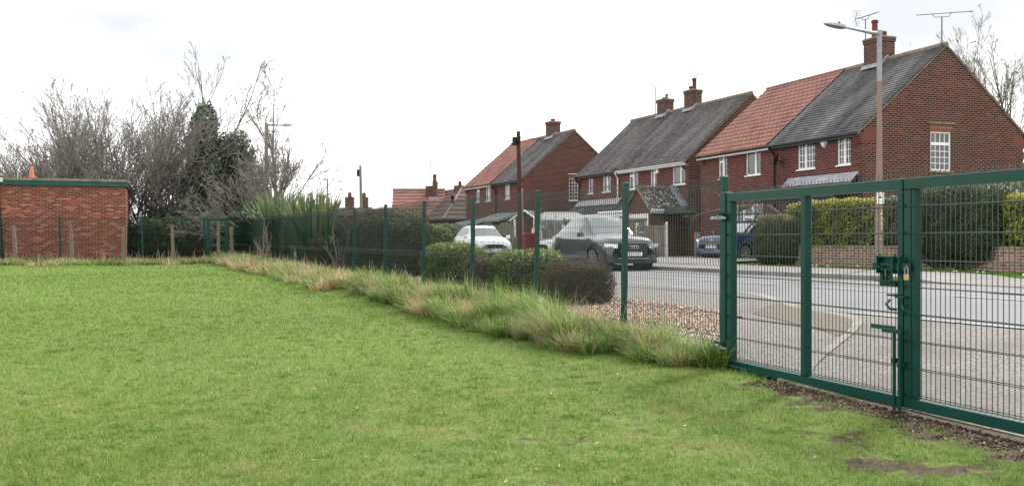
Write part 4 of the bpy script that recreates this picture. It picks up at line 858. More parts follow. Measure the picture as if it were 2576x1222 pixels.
mb=MB(); mb.add([(-4.3,-1.6,2.05),(0,-1.6,2.05),(0,-.02,2.55),(-4.3,-.02,2.55),(-4.3,-1.6,1.93),(0,-1.6,1.93),(0,-.02,2.4),(-4.3,-.02,2.4)],[(0,1,2,3),(7,6,5,4),(0,4,5,1),(1,5,6,2),(3,2,6,7),(0,3,7,4)]); mb.build('canopy',M['greyroof'],h3_)
mb=MB(); mb.add([(-10,-1.4,1.85),(-4.4,-1.4,1.85),(-4.4,-.02,2.2),(-10,-.02,2.2),(-10,-1.4,1.7),(-4.4,-1.4,1.7),(-4.4,-.02,2.05),(-10,-.02,2.05)],[(0,1,2,3),(7,6,5,4),(0,4,5,1),(1,5,6,2),(3,2,6,7),(0,3,7,4)]); mb.build('canopy',M['greyroof'],h3_)
# flat roofed link between the two nearer pairs
lk_=thing('flat_roof_outhouse','low flat roofed brick outhouse with a narrow white window between two houses','outhouse',(*at(1734,44.6),.53),math.atan2(-.932,.363))
# local x towards the camera, y away from the road
mb=MB(); wallgrid(mb,-0,4.6,-.5,2.0,[(.86,1.24,.62,1.72)],G4,.08); mb.build('wall',M['fb'],lk_)
mb=MB(); mb.box(-3,.15,-.25,4.7,2.0,2.32); mb.build('flat_roof',M['darkgrey'],lk_)
window(lk_,G4,.86,1.24,.62,1.72,[(0,1,.6,1,1,1),(0,1,0,.6,1,1)],sill=False)
# ------------------------------------------------------------------ bungalow and distant roofs
def prism(mb,pts,faces): mb.add(pts,faces)
def bungalow():
    t=thing('bungalow','low bungalow with patchy red and brown tiled hipped roofs beyond the arched fence','bungalow',(px(1114,73),73,.53))
    X=lambda xd,y: px(xd,y)-px(1114,73)
    # main range: ridge parallel to the picture, wing hipped towards the road
    R1=(X(989,79),6,4.95-.15); R2=(X(1120,78),5,4.75)
    mb=MB(); n=9
    e0=(X(984,75),2.0,2.35); e1=(X(1120,74),1.2,2.35)
    for k in range(n):
        a,b=k/n,(k+1)/n
        P=lambda q,r,t_,dz: tuple(q[i]+(r[i]-q[i])*t_+(dz if i==2 else 0) for i in range(3))
        mb.add([P(e0,R1,a,.05),P(e1,R2,a,.05),P(e1,R2,b,0),P(e0,R1,b,0),P(e0,R1,a,0),P(e1,R2,a,0)],[(0,1,2,3),(4,5,1,0)])
    mb.add([R1,R2,(X(1120,82),9.5,2.3),(X(986,82),10,2.3)],[(0,1,2,3)]); mb.build('roof',M['redtile2'],t)
    mb=MB(); mb.add([(X(985,75.5),2.4,-.6),(X(985,75.5),2.4,2.3),(X(989,79),6,4.7),(X(986,82),9.8,2.3),(X(986,82),9.8,-.6)],[(0,1,2,3,4)]); mb.quad((X(985,75.5),2.4,-.6),(X(1120,74.5),2.2,-.6),(X(1120,74.5),2.2,2.4),(X(985,75.5),2.4,2.4)); mb.build('wall',M['fb'],t)
    A=(X(1161,76),3.4,4.75); C=(X(1114,72),-1,2.32); Dn=(X(1262,73.5),.6,2.32); V0=(X(1085,73),0.6,2.32); Rb=(X(1118,78.5),5.6,4.62)
    mb=MB(); n=7
    for k in range(n):                                       # front hip
        a,b=k/n,(k+1)/n; mb.add([P(C,A,a,.06),P(Dn,A,a,.06),P(Dn,A,b,0),P(C,A,b,0),P(C,A,a,-.01),P(Dn,A,a,-.01)],[(0,1,2,3),(4,5,1,0)])
    for k in range(n):
        a,b=k/n,(k+1)/n; V1=(X(1070,74),1.4,2.32); mb.add([P(V1,Rb,a,.06),P(C,A,a,.06),P(C,A,b,0),P(V1,Rb,b,0),P(V1,Rb,a,-.01),P(C,A,a,-.01)],[(0,1,2,3),(4,5,1,0)])
    mb.build('wing_roof',M['browntile'],t)
    mb=MB(); mb.tube([C,A],.10,6); mb.tube([A,Rb],.10,6); mb.tube([A,Dn],.10,6); mb.tube([R1,R2],.1,6); mb.build('ridge_tiles',M['ridge'],t)
    mb=MB(); mb.quad((C[0]+.3,C[1]+.3,-.6),(Dn[0],Dn[1]+.3,-.6),(Dn[0],Dn[1]+.3,2.3),(C[0]+.3,C[1]+.3,2.3)); mb.quad((C[0]+.3,C[1]+.3,2.3),(V0[0],V0[1]+.6,2.3),(V0[0],V0[1]+.6,-.6),(C[0]+.3,C[1]+.3,-.6)); mb.build('wing_wall',M['fb'],t)
    mb=MB(); mb.tube([C,Dn],.09,6); mb.tube([C,(X(1070,74),1.4,2.28)],.09,6); mb.build('gutter',M['darkgrey'],t)
    mb=MB(); x=X(1086,77.5); mb.box(x-.45,x+.10,4.2,5.0,3.9,5.0); mb.box(x+.1,x+.45,4.0,4.9,3.9,5.35); c=mb.build('chimney',M['cb'],t)
    mb=MB(); mb.lathe([(.15,0),(.13,.3),(.15,.6)],c=(x+.24,4.4,5.3)); mb.build('chimney_pot',M['pot'],c); mb=MB(); mb.box(x-.2,x+.65,3.85,4.0,3.9,4.15); mb.build('lead_flashing',M['lead'],c)
    aerial(t,(x-.1,4.4,4.9),1.9,1.0,R(5),0,False,5,.014)
    mb=MB(); x=X(1158,76.5); mb.box(x-.5,x+.5,3.6,4.3,4.2,5.0); c=mb.build('chimney',M['cb'],t); mb=MB(); mb.lathe([(.14,0),(.11,.35)],c=(x-.05,3.9,5.0)); mb.build('chimney_pot',M['pot'],c)
    mb=MB(); x=X(1138,74); mb.lathe([(.11,3.0),(.11,3.9),(.14,3.95),(.14,4.1)],c=(x,1.2,0)); mb.build('flue_pipe',M['black'],t)
bungalow()
def far_roof(xd0,xd1,y,top,eave,lab,cx=None):
    t=thing('distant_house',lab,'house',(px((xd0+xd1)/2,y),y,.6)); w_=(xd1-xd0)/2504*y/2; zt=EYE+(605-top)/2504*y-.6; ze_=EYE+(605-eave)/2504*y-.6
    mb=MB(); slope_pts(mb,-w_,w_,-3,ze_,0,zt,9,.04); mb.add([(-w_,0,zt),(w_,0,zt),(w_,3,ze_),(-w_,3,ze_)],[(0,1,2,3)]); mb.build('roof',M['browntile'],t)
    mb=MB(); mb.add([(-w_,-2.8,0),(w_,-2.8,0),(w_,-2.8,ze_),(-w_,-2.8,ze_)],[(0,1,2,3)]); mb.add([(w_,-2.8,0),(w_,2.8,0),(w_,2.8,ze_),(w_,0,zt-.02),(w_,-2.8,ze_)],[(0,1,2,3,4)]); mb.add([(-w_,-2.8,0),(-w_,2.8,0),(-w_,2.8,ze_),(-w_,0,zt-.02),(-w_,-2.8,ze_)],[(4,3,2,1,0)]); mb.build('wall',M['fb'],t)
    if cx: x=px(cx,y)-t.location.x; mb=MB(); mb.box(x-.4,x+.4,-.4,.4,zt-.4,zt+1.0); c=mb.build('chimney',M['cb'],t); mb=MB(); mb.lathe([(.2,0),(.16,.45)],c=(x,0,zt+1)); mb.build('chimney_pot',M['pot'],c)
far_roof(838,905,95,522,545,'distant house roof with a tall chimney beside the spiky plant',880); far_roof(903,935,100,521,540,'distant house roof with a stubby chimney right of the thin pole',916)
# ------------------------------------------------------------------ flat roofed brick building on the left
bx,by=at(317,37.6)
an=thing('brick_building','flat roofed red brick building with a teal fascia at the left edge','building',(bx,by,.40),math.atan2(.34,.94))
mb=MB(); mb.box(-12,0,0,7,-.3,2.93); mb.build('wall',M['ab'],an)
mb=MB(); mb.box(-12.1,.06,-.10,7.1,2.93,3.10); mb.build('fascia',M['fascia'],an); mb=MB(); mb.box(-12.15,.09,-.13,7.15,3.10,3.19); mb.build('flat_roof',M['concrete'],an)
mb=MB(); mb.tube([(-4.35,-.08,2.95),(-4.25,-.08,1.5),(-4.15,-.08,-.2)],.05,8); mb.build('downpipe',M['black'],an); mb=MB(); mb.bev(-4.6,-4.15,-.22,-.12,3.02,3.16,.02); mb.build('hopper',M['pale'],an)
mb=MB(); mb.box(-2.30,-2.07,-.004,0,2.58,2.72); mb.build('air_brick',M['ob'],an)
cn_=thing('traffic_cone','orange traffic cone standing on the flat roof of the brick building','cone',(*at(80,39.0),3.59)); mb=MB(); mb.lathe([(.13,.03),(.13,.06),(.05,.55),(.03,.62),(.0,.625)],k=14); mb.build('cone_body',M['orange'],cn_); mb=MB(); mb.bev(-.19,.19,-.19,.19,0,.035,.03); mb.build('cone_base',M['orange'],cn_)
# ------------------------------------------------------------------ vehicles
def text_mesh(txt, size, name, m, parent, M4, ext=.002):
    cu=bpy.data.curves.new('t','FONT'); cu.body=txt; cu.size=size; cu.align_x='CENTER'; cu.align_y='CENTER'; cu.extrude=ext
    o=bpy.data.objects.new('t',cu); col.objects.link(o); dg=bpy.context.evaluated_depsgraph_get(); me=bpy.data.meshes.new_from_object(o.evaluated_get(dg)); bpy.data.objects.remove(o)
    me.name=name; me.materials.clear(); me.materials.append(m); me.transform(M4); q=bpy.data.objects.new(name,me); col.objects.link(q); q.parent=parent; return q
def crm(P, t):                                                    # Catmull-Rom along axis 0
    P=np.asarray(P,float); n=len(P); i=np.clip(np.floor(t).astype(int),0,n-2); f=(t-i)[:,None]
    f=f.reshape((-1,)+(1,)*(P.ndim-1)); a=P[np.maximum(i-1,0)]; b=P[i]; c=P[i+1]; d=P[np.minimum(i+2,n-1)]
    return .5*((2*b)+(-a+c)*f+(2*a-5*b+4*c-d)*f*f+(-a+3*b-3*c+d)*f**3)
def car(name,label,loc,head,st,paint,wheels,wr,hw,cab,glz,plate=None,grille=None,lamps=None,group=None,side_trim='darkgrey',spokes=5):
    """local x: 0 at the nose, growing backwards; y: car's right is +y ... z up.  st: stations (x, z_low, z_belt, halfwidth, z_top, w_top)"""
    t=thing(name,label,'car',loc,head,group)
    st=np.array(st,float); ns=len(st)
    sec=[]                                                        # half sections, 8 control points
    for (x,zl,zb,w_,zt,wt) in st:
        sec.append([(x,0,zl),(x,w_*.80,zl),(x,w_*.97,zl+.10),(x,w_,zl+(zb-zl)*.45),(x,w_*.985,zb-.10),(x,w_*.93,zb),(x,wt,zt-.045*(zt>zb+.1)),(x,wt*.80,zt),(x,0,zt+.025)])
    sec=np.array(sec); ts=np.linspace(0,ns-1,(ns-1)*5+1); G=crm(sec,ts)                    # (T,9,3)
    tj=np.linspace(0,8,33); G2=crm(G.transpose(1,0,2),tj).transpose(1,0,2)
    T,J=G2.shape[:2]
    full=np.concatenate([G2,G2[:,::-1][:,1:]*np.array([1,-1,1])],1); JJ=full.shape[1]
    def wheel_cut(i,j):                                            # open the wheel arches
        c=full[i:i+2,j:j+2].mean((0,1))
        return any((c[0]-wx)**2+(c[2]-wr)**2<(wr+.055)**2 and abs(c[1])>hw*.62 for wx in wheels)
    fs=[(i*JJ+j,i*JJ+j+1,(i+1)*JJ+j+1,(i+1)*JJ+j) for i in range(T-1) for j in range(JJ-1) if not wheel_cut(i,j)]
    mb=MB(); mb.add(full.reshape(-1,3),fs+[tuple(range(JJ)),tuple(range((T-1)*JJ,T*JJ))[::-1]]); body=mb.build('body',M[paint],t,smooth=True)
    # glazing: offset copies of body cells
    def shell(name,i0,i1,j0,j1,off=.006,m='carglass',par=None,side=None,inset=True):
        Pn=full; a=np.gradient(Pn,axis=0); b=np.gradient(Pn,axis=1); nn=np.cross(a,b); nn/= -np.linalg.norm(nn,axis=2,keepdims=True)+1e-9
        c=Pn+nn*off*(1)
        ctr=np.array([Pn[:,:,0].mean(),0,.8]); sgn=np.sign(((Pn-ctr)*nn).sum(2,keepdims=True)); c=Pn+nn*sgn*off
        S=c[i0:i1+1,j0:j1+1]; A,Bq=S.shape[:2]; mb=MB(); mb.add(S.reshape(-1,3),[(i*Bq+j,i*Bq+j+1,(i+1)*Bq+j+1,(i+1)*Bq+j) for i in range(A-1) for j in range(Bq-1)]); return mb.build(name,M[m],par or t,smooth=True)
    for (nm,i0,i1,j0,j1) in glz:
        i0,i1=int(i0*5),int(i1*5)
        if j1<=8:                                                  # one side, mirrored
            a,b=int(j0*4),int(j1*4); shell(nm,i0,i1,a,b); shell(nm,i0,i1,JJ-1-b,JJ-1-a)
        else: a=int(j0*4); shell(nm,i0,i1,a,JJ-1-a)
    mb=MB(); xs0,xs1=wheels[0]+wr+.05,wheels[1]-wr-.05
    for sg in (-1,1): mb.box(xs0,xs1,sg*hw*.985-.02,sg*hw*.985+.02,.20,.33)
    mb.build('sill',M[side_trim],t)
    for wx in wheels:
        for sg in (-1,1):
            mb=MB(); Mw=Matrix.Translation((wx,sg*(hw-.12),wr))@Matrix.Rotation(R(90),4,'X')
            mb.lathe([(wr*.70,-.10),(wr*.94,-.11),(wr,-.08),(wr,.08),(wr*.94,.11),(wr*.70,.10)],M=Mw,k=28); w_=mb.build('wheel',M['rubber'],t,smooth=False)
            mb=MB(); s2=-sg; mb.lathe([(wr*.12,s2*.106),(wr*.13,s2*.125),(0.0,s2*.13)],M=Mw,k=12)
            k=spokes*2
            for q in range(k):
                a=2*math.pi*q/k; Ms=Mw@Matrix.Rotation(a,4,'Z'); mb.box(wr*.08,wr*.70,-.018,.018,min(s2*.105,s2*.120),max(s2*.105,s2*.120),Ms)
            for r_ in (wr*.69,): mb.lathe([(r_-.02,s2*.09),(r_-.02,s2*.118),(r_+.012,s2*.118),(r_+.012,s2*.09)],M=Mw,k=28)
            mb.build('rim',M['alloy'],w_)
            mb=MB(); mb.lathe([(wr+.05,-.30*1),(wr+.05,.0)],M=Matrix.Translation((wx,sg*(hw-.02),wr))@Matrix.Rotation(R(90)*sg,4,'X')@Matrix.Scale(-1,4,(0,0,1)),k=24); mb.build('wheel_arch',M['black'],t)
    for sg in (-1,1):
        mb=MB(); cx=cab[0]; mb.bev(cx-.10,cx+.10,min(sg*(hw+.02),sg*(hw+.19)),max(sg*(hw+.02),sg*(hw+.19)),cab[1],cab[1]+.16,.04); mb.build('wing_mirror',M[paint],t)
    return t,body,full
def front_quads(par,specs):
    """flat pieces fitted on the nose: (name, material, polygon in (y,z), x)"""
    for (nm,m,poly,x,th) in specs:
        mb=MB(); n=len(poly); pts=[((x(y,z) if callable(x) else x),y,z) for y,z in poly]; mb.add(pts+[(p[0]+th,p[1],p[2]) for p in pts],[tuple(range(n)),tuple(range(2*n-1,n-1,-1))]+[(i,i+n,(i+1)%n+n,(i+1)%n) for i in range(n)]); mb.build(nm,M[m],par)
def numplate(t,x,z,txt,blue=False,tilt=0):
    mb=MB(); mb.box(x-.012,x,-.26,.26,z-.055,z+.055); p=mb.build('number_plate',M['plate'],t)
    if txt: text_mesh(txt,.095,'plate_text',M['black'],p,Matrix.Translation((x-.014,0.02 if blue else 0,z))@Matrix.Rotation(R(-90),4,'Z')@Matrix.Rotation(R(90),4,'X'))
    if blue: mb=MB(); mb.box(x-.016,x-.011,.205,.255,z-.05,z+.05); mb.build('plate_band',M['plateblue'],p)
def bars(t,nm,m,x,y0,y1,z0,z1,n,th=.012,r=.010):
    mb=MB()
    for k in range(n): z=z0+(z1-z0)*k/(n-1); mb.box(x-th,x,y0,y1,z-r,z+r)
    return mb.build(nm,M[m],t)
def hdg(hx,hy): return math.atan2(-hy,-hx)                       # local +x points backwards
# (x, z_low, z_belt, halfwidth, z_top, w_top)
suv=[(0,.36,.60,.66,.74,.52),(.10,.24,.76,.82,.92,.62),(.45,.22,.88,.90,1.00,.70),(1.05,.22,.95,.915,1.06,.72),(1.30,.22,.98,.915,1.10,.70),(1.95,.22,1.00,.915,1.55,.60),(2.3,.22,1.02,.915,1.61,.60),(3.1,.22,1.04,.91,1.57,.59),(3.75,.24,1.06,.89,1.38,.56),(4.2,.30,1.00,.84,1.06,.60),(4.36,.42,.86,.76,.93,.56)]
def place(s,n,dz=0): x,y=W(s,n); return (x,y,float(H(x,y,False))+dz)
RH=(SN,-CS)                                                      # along the road towards the camera
c1,b1,_=car('suv','grey metallic estate SUV driving along the road towards the gate','L' and place(24.6,15.0,-.02),hdg(.33,-.944),suv,'paintgrey',(.86,3.46),.35,.915,(1.45,1.00),
   [('windscreen',4.12,4.95,6.3,9),('side_window',5.15,8.0,5.35,5.95),('rear_window',8.1,9.0,6.3,9)],side_trim='darkgrey')
front_quads(c1,[('grille','black',[(-.40,.44),(.40,.44),(.46,.60),(.44,.80),(-.44,.80),(-.46,.60)],-.035,.05),
  ('headlamp','lampglass',[(.50,.66),(.84,.70),(.86,.80),(.50,.78)],lambda y,z:-.02+.32*max(0,abs(y)-.5),.03),('headlamp','lampglass',[(-.50,.78),(-.86,.80),(-.84,.70),(-.50,.66)],lambda y,z:-.02+.32*max(0,abs(y)-.5),.03),
  ('air_intake','black',[(.52,.36),(.84,.38),(.82,.56),(.56,.54)],lambda y,z:.0+.30*max(0,abs(y)-.5),.03),('air_intake','black',[(-.56,.54),(-.82,.56),(-.84,.38),(-.52,.36)],lambda y,z:.0+.30*max(0,abs(y)-.5),.03),
  ('bumper_lip','black',[(-.80,.24),(.80,.24),(.84,.32),(-.84,.32)],lambda y,z:.02+.16*max(0,abs(y)-.4),.05)])
bars(c1,'grille_bars','darkgrey',-.036,-.42,.42,.48,.77,7); bars(c1,'bumper_trim','alloy',-.03,-.46,.46,.375,.38,2,r=.008)
numplate(c1,-.05,.50,'YD15 SVF')
mb=MB()
for k in range(4):
    y=-.105+.07*k; mb.tube([(-.062,y+.045*math.cos(a),.69+.045*math.sin(a)) for a in np.linspace(0,2*math.pi,17)],.007,5,cap=False)
mb.build('grille_emblem',M['chrome'],c1)
mb=MB()
for x_ in (1.9,2.8): 
    for sg in (-1,1): mb.bev(x_-.08,x_+.08,sg*.915-.015 if sg<0 else .905,sg*.915+.02 if sg>0 else -.90,.92,.95,.006)
mb.build('door_handles',M['alloy'],c1)
hat=[(0,.34,.58,.62,.70,.50),(.12,.22,.74,.80,.86,.60),(.45,.20,.85,.88,.95,.68),(.95,.20,.93,.90,1.03,.70),(1.15,.20,.95,.90,1.07,.70),(1.95,.20,.98,.90,1.50,.60),(2.4,.20,1.0,.90,1.56,.60),(3.2,.20,1.02,.90,1.53,.60),(3.85,.22,1.04,.88,1.40,.60),(4.2,.28,.98,.84,1.06,.64),(4.34,.40,.84,.76,.92,.58)]
GLZ=[('windscreen',4.12,4.95,6.3,9),('side_window',5.15,8.0,5.35,5.95),('rear_window',8.1,9.0,6.3,9)]
x,y=at(1245,44.2); c2,_,_=car('hatchback','white hatchback with twin kidney shaped grilles parked facing the road','w' and (x,y,EYE-.88),hdg(.30,-.95),hat,'paintwhite',(.86,3.5),.32,.90,(1.25,.97),GLZ)
front_quads(c2,[(nm,m,[(sg*a,z) for a,z in (P if sg>0 else P[::-1])],xx,.03) for sg in (1,-1) for nm,m,P,xx in (('kidney_grille','black',[(.04,.54),(.30,.56),(.36,.62),(.33,.68),(.08,.68),(.03,.63)],-.03),('headlamp','lampglass',[(.44,.60),(.80,.66),(.80,.74),(.46,.70)],lambda y,z:.0+.30*max(0,abs(y)-.4)))]
  +[('air_intake','black',[(-.5,.24),(.5,.24),(.45,.34),(-.45,.34)],-.02,.04)])
numplate(c2,-.045,.44,'NG17 LOJ',True)
x,y=at(1363,47.0); c3,_,_=car('saloon_car','silver grey car parked side on behind the grey estate SUV','w' and (x,y,EYE-.90),hdg(-.88,-.47),hat,'paintsilver',(.86,3.5),.31,.88,(1.25,.95),GLZ)
front_quads(c3,[('grille','black',[(-.4,.5),(.4,.5),(.4,.66),(-.4,.66)],-.03,.03)])
blu=[(0,.34,.62,.68,.80,.56),(.10,.22,.80,.84,.93,.66),(.40,.20,.90,.90,1.00,.72),(.95,.20,.97,.91,1.07,.72),(1.20,.20,.99,.91,1.10,.70),(1.95,.20,1.02,.91,1.50,.60),(2.4,.20,1.04,.91,1.57,.60),(3.2,.20,1.07,.90,1.53,.60),(3.8,.22,1.10,.88,1.40,.60),(4.1,.28,1.02,.84,1.10,.64),(4.23,.40,.86,.78,.95,.58)]
x,y=at(1790,37.3); c4,_,_=car('compact_suv','blue compact SUV parked on the driveway half hidden by the rounded hedge','w' and (x,y,EYE-.80),hdg(-.80,-.60),blu,'paintblue',(.84,3.43),.34,.91,(1.25,1.0),GLZ,spokes=5)
front_quads(c4,[('grille','black',[(-.62,.66),(.62,.66),(.66,.84),(-.66,.84)],-.0,.06),('bumper_lower','black',[(-.78,.24),(.78,.24),(.80,.50),(-.80,.50)],lambda y,z:-.01+.2*max(0,abs(y)-.5),.06),
  ('headlamp','lampglass',[(.62,.74),(.86,.78),(.84,.86),(.62,.85)],lambda y,z:.0+.35*max(0,abs(y)-.6),.03),('headlamp','lampglass',[(-.62,.85),(-.84,.86),(-.86,.78),(-.62,.74)],lambda y,z:.0+.35*max(0,abs(y)-.6),.03)])
bars(c4,'grille_bars','alloy',-.01,-.62,.62,.68,.83,4,r=.011); bars(c4,'bumper_trim','alloy',-.02,-.70,.70,.46,.465,2,r=.014); numplate(c4,-.02,.575,'BD21 VZL')
mb=MB(); mb.tube([(-.03,.075*math.cos(a),.76+.075*math.sin(a)) for a in np.linspace(0,2*math.pi,21)],.008,5,cap=False); mb.tube([(-.03,.05,.81),(-.03,.018,.71),(-.03,0,.76),(-.03,-.018,.71),(-.03,-.05,.81)],.007,4); mb.build('grille_emblem',M['chrome'],c4)
# wheel arch cladding on the blue car
mb=MB()
for wx in (.84,3.43):
    for sg in (-1,1):
        P=[(wx+(.40)*math.cos(a),sg*.915,.34+.40*math.sin(a)) for a in np.linspace(-.1,math.pi+.1,15)]; mb.tube(P,.035,5)
mb.build('wheel_arch_trim',M['darkgrey'],c4)
# caravan and a white van on the drives behind
x,y=at(1412,54.0); cv=thing('caravan','white caravan parked on the drive behind the board fence','caravan',(x,y,.50),R(-6))
mb=MB(); L_=3.0; prof=[(-L_/2,.5),(-L_/2-.05,1.3),(-L_/2+.25,2.15),(-L_/2+.7,2.32),(L_/2-.7,2.32),(L_/2-.15,2.1),(L_/2+.05,1.3),(L_/2,.5)]
n=len(prof); mb.add([(a,-1,b) for a,b in prof]+[(a,1,b) for a,b in prof],[tuple(range(n)),tuple(range(2*n-1,n-1,-1))]+[(i,i+n,(i+1)%n+n,(i+1)%n) for i in range(n)]); mb.build('body',M['paintwhite'],cv)
for (a,b) in ((-1.0,.25),(.62,1.15)): mb=MB(); mb.bev(a,b,-1.02,-1.0,1.5,1.9,.005); mb.build('window',M['carglass'],cv)
for sg in (-1,1): mb=MB(); mb.lathe([(.2,-.1),(.32,-.1),(.32,.1),(.2,.1)],M=Matrix.Translation((0,sg*.9,.32))@Matrix.Rotation(R(90),4,'X')); mb.build('wheel',M['rubber'],cv)
x,y=at(1487,51.5); van=[(0,.34,.8,.70,.95,.56),(.2,.24,1.0,.90,1.15,.70),(.6,.22,1.12,.95,1.28,.74),(1.0,.22,1.2,.96,1.40,.76),(1.5,.22,1.25,.96,1.95,.74),(1.9,.22,1.28,.96,2.06,.76),(3.2,.22,1.3,.96,2.08,.76),(4.0,.24,1.3,.95,2.02,.76),(4.35,.3,1.2,.92,1.5,.76),(4.45,.4,1.0,.88,1.1,.7)]
c5,_,_=car('parked_car','tall white people carrier with a dark side window parked behind the SUV','w' and (x-.4,y,EYE-.62),hdg(-.97,-.25),van,'paintwhite',(.9,3.6),.33,.95,(1.2,1.25),[('windscreen',3.1,3.95,6.3,9),('side_window',4.1,7.0,5.35,5.95)])
# ------------------------------------------------------------------ foliage
LG=attrmat('privet_leaves',[(0,(.03,.045,.015)),(.4,(.07,.11,.025)),(.75,(.15,.21,.04)),(1,(.28,.34,.10))],.5,.18,.25)
LD=attrmat('dark_evergreen_leaves',[(0,(.016,.026,.012)),(.5,(.035,.062,.024)),(.85,(.07,.11,.045)),(1,(.14,.18,.11))],.45,.18,.15)
LY=attrmat('golden_conifer',[(0,(.035,.055,.012)),(.35,(.10,.14,.02)),(.7,(.26,.28,.04)),(1,(.45,.40,.09))],.6,.18,.25)
LI=attrmat('ivy_leaves',[(0,(.022,.036,.022)),(.5,(.055,.09,.05)),(.85,(.11,.155,.10)),(1,(.24,.29,.23))],.4,.18,.12)
LB=attrmat('brown_hedge_leaves',[(0,(.04,.028,.022)),(.4,(.085,.055,.04)),(.7,(.14,.10,.065)),(1,(.16,.19,.08))],.7,.18,.15)
LR=attrmat('dull_green_brown_leaves',[(0,(.03,.035,.018)),(.4,(.06,.075,.03)),(.75,(.12,.125,.05)),(1,(.22,.19,.10))],.6,.18,.15)
M['core']=noisy('dark_core_shade',(.022,.018,.013),(.05,.042,.03),9,.95,4)  # dark colour holds the shade inside hedges and plants
def leafmesh(name,P,Nn,size,shade,m,parent,jit=.7,asp=.5):
    n=len(P); d=Nn+rng.normal(0,jit,(n,3)); d/=np.linalg.norm(d,axis=1,keepdims=True)
    a=np.cross(d,rng.normal(0,1,(n,3))); a/=np.linalg.norm(a,axis=1,keepdims=True)+1e-9; b=np.cross(d,a)
    s=(size*rng.uniform(.6,1.4,n))[:,None]
    V=np.stack([P-a*s,P+b*s*asp,P+a*s,P-b*s*asp],1).reshape(-1,3); F=np.arange(4*n).reshape(n,4)
    return npmesh(name,V,F,m,parent,attr=np.clip(shade,0,1))
def rbox(n,hx,hy,hz,r=.35,rough=.05,p=4.0,top=1.0):
    """points on a rounded block (superellipsoid) standing on z=0; returns points, normals"""
    u=rng.normal(0,1,(n,3)); u/=np.linalg.norm(u,axis=1,keepdims=True)
    # sample by area: start from box directions
    k=(np.abs(u[:,0])**p+np.abs(u[:,1])**p+np.abs(u[:,2])**p)**(1/p); q=u/k[:,None]
    nn=np.sign(q)*np.abs(q)**(p-1)/np.array([hx,hy,hz]); nn/=np.linalg.norm(nn,axis=1,keepdims=True)+1e-9
    P=q*np.array([hx,hy,hz])
    f=np.sin(P[:,0]*7+1.3*np.sin(P[:,2]*5))*np.cos(P[:,1]*6+P[:,2]*7)
    P=P+nn*(rough*f[:,None]*.6-np.abs(rng.normal(0,rough,n))[:,None]); P[:,2]+=hz; return P,nn,f
def core(name,hx,hy,hz,parent,k=.86,p=4.0,m='core',zo=0):  # solid dark block within the leaves, interior shade put into its colour
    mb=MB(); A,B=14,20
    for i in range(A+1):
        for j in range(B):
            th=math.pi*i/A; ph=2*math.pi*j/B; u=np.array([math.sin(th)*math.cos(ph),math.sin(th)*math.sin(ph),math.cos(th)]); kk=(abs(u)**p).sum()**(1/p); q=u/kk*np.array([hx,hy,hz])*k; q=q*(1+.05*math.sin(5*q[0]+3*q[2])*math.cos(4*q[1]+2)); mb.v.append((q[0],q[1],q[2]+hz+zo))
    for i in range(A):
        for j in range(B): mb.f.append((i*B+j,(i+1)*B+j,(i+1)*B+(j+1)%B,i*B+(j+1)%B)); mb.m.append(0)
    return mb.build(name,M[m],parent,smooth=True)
def hedge(name,label,cat,loc,rz,hx,hy,h,n,size,m,shade=.5,vs=.2,topb=.25,p=4,rough=.05,stems=0,lift=0,k=.88,group=None,twigs=0):
    t=thing(name,label,cat,loc,rz,group); hz=(h-lift)/2
    P,nn,f=rbox(n,hx,hy,hz,rough=rough,p=p); P[:,2]+=lift
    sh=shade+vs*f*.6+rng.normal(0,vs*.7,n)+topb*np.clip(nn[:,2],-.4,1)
    leafmesh('foliage',P,nn,size,sh,m,t); core('dark_core',hx,hy,hz,t,k=k,p=p,zo=lift)
    mb=MB()
    for q in range(max(3,stems)):
        a=rng.uniform(0,6.28); r=math.sqrt(rng.uniform(0,.6)); x,y=hx*r*math.cos(a),hy*r*math.sin(a); mb.tube([(x*.6,y*.6,-.05),(x*.8,y*.8,h*.3),(x,y,h*.6)],[.02,.015,.01],5)
    mb.build('stems',M['twig'],t)
    if twigs:
        mb=MB()
        for q in range(twigs):
            P_,n_2,_=rbox(1,hx,hy,hz,rough=.02,p=p); a=Vector(P_[0])+Vector((0,0,lift)); d=Vector(n_2[0])+Vector(rng.normal(0,.4,3)); d.z=abs(d.z)+.3; d.normalize(); mb.tube([a-d*.15,a+d*rng.uniform(.02,.10)],[.004,.002],3)
        mb.build('outer_twigs',M['twig'],t)
    return t
RZ=rzF-0.0                                                       # local x along the road
# clipped shrubs in the gravel bed
def bush(name,label,cat,xd,row,**k):
    t=(xd-1288)/2504; y=row/(CS*t+SN); x=t*y; return hedge(name,label,cat,(x,y,h1(x,y)-.02),rzF,**k)
bush('clipped_shrub','dark red brown clipped twiggy shrub nearest the road end of the gravel bed','shrub',1457,7.65,hx=.48,hy=.50,h=.72,n=9000,size=.013,m=LB,shade=.28,vs=.2,topb=.2,k=.80,stems=10,twigs=1500,rough=.05)
bush('clipped_shrub','bright green clipped shrub between the brown shrub and the other green one','shrub',1330,7.75,hx=.62,hy=.66,h=.86,n=13000,size=.027,m=LG,shade=.50,vs=.25,topb=.4,stems=8,twigs=700,rough=.09)
bush('clipped_shrub','long green clipped shrub just right of the tall dark hedge','shrub',1142,7.9,hx=.80,hy=.62,h=.92,n=13000,size=.030,m=LG,shade=.48,vs=.25,topb=.4,stems=8,twigs=700,rough=.09)
bush('clipped_shrub','small brown leaved shrub tucked between the two green clipped shrubs','shrub',1222,7.6,hx=.40,hy=.42,h=.70,n=5000,size=.018,m=LB,shade=.35,vs=.2,topb=.25,stems=8,twigs=400,rough=.06)
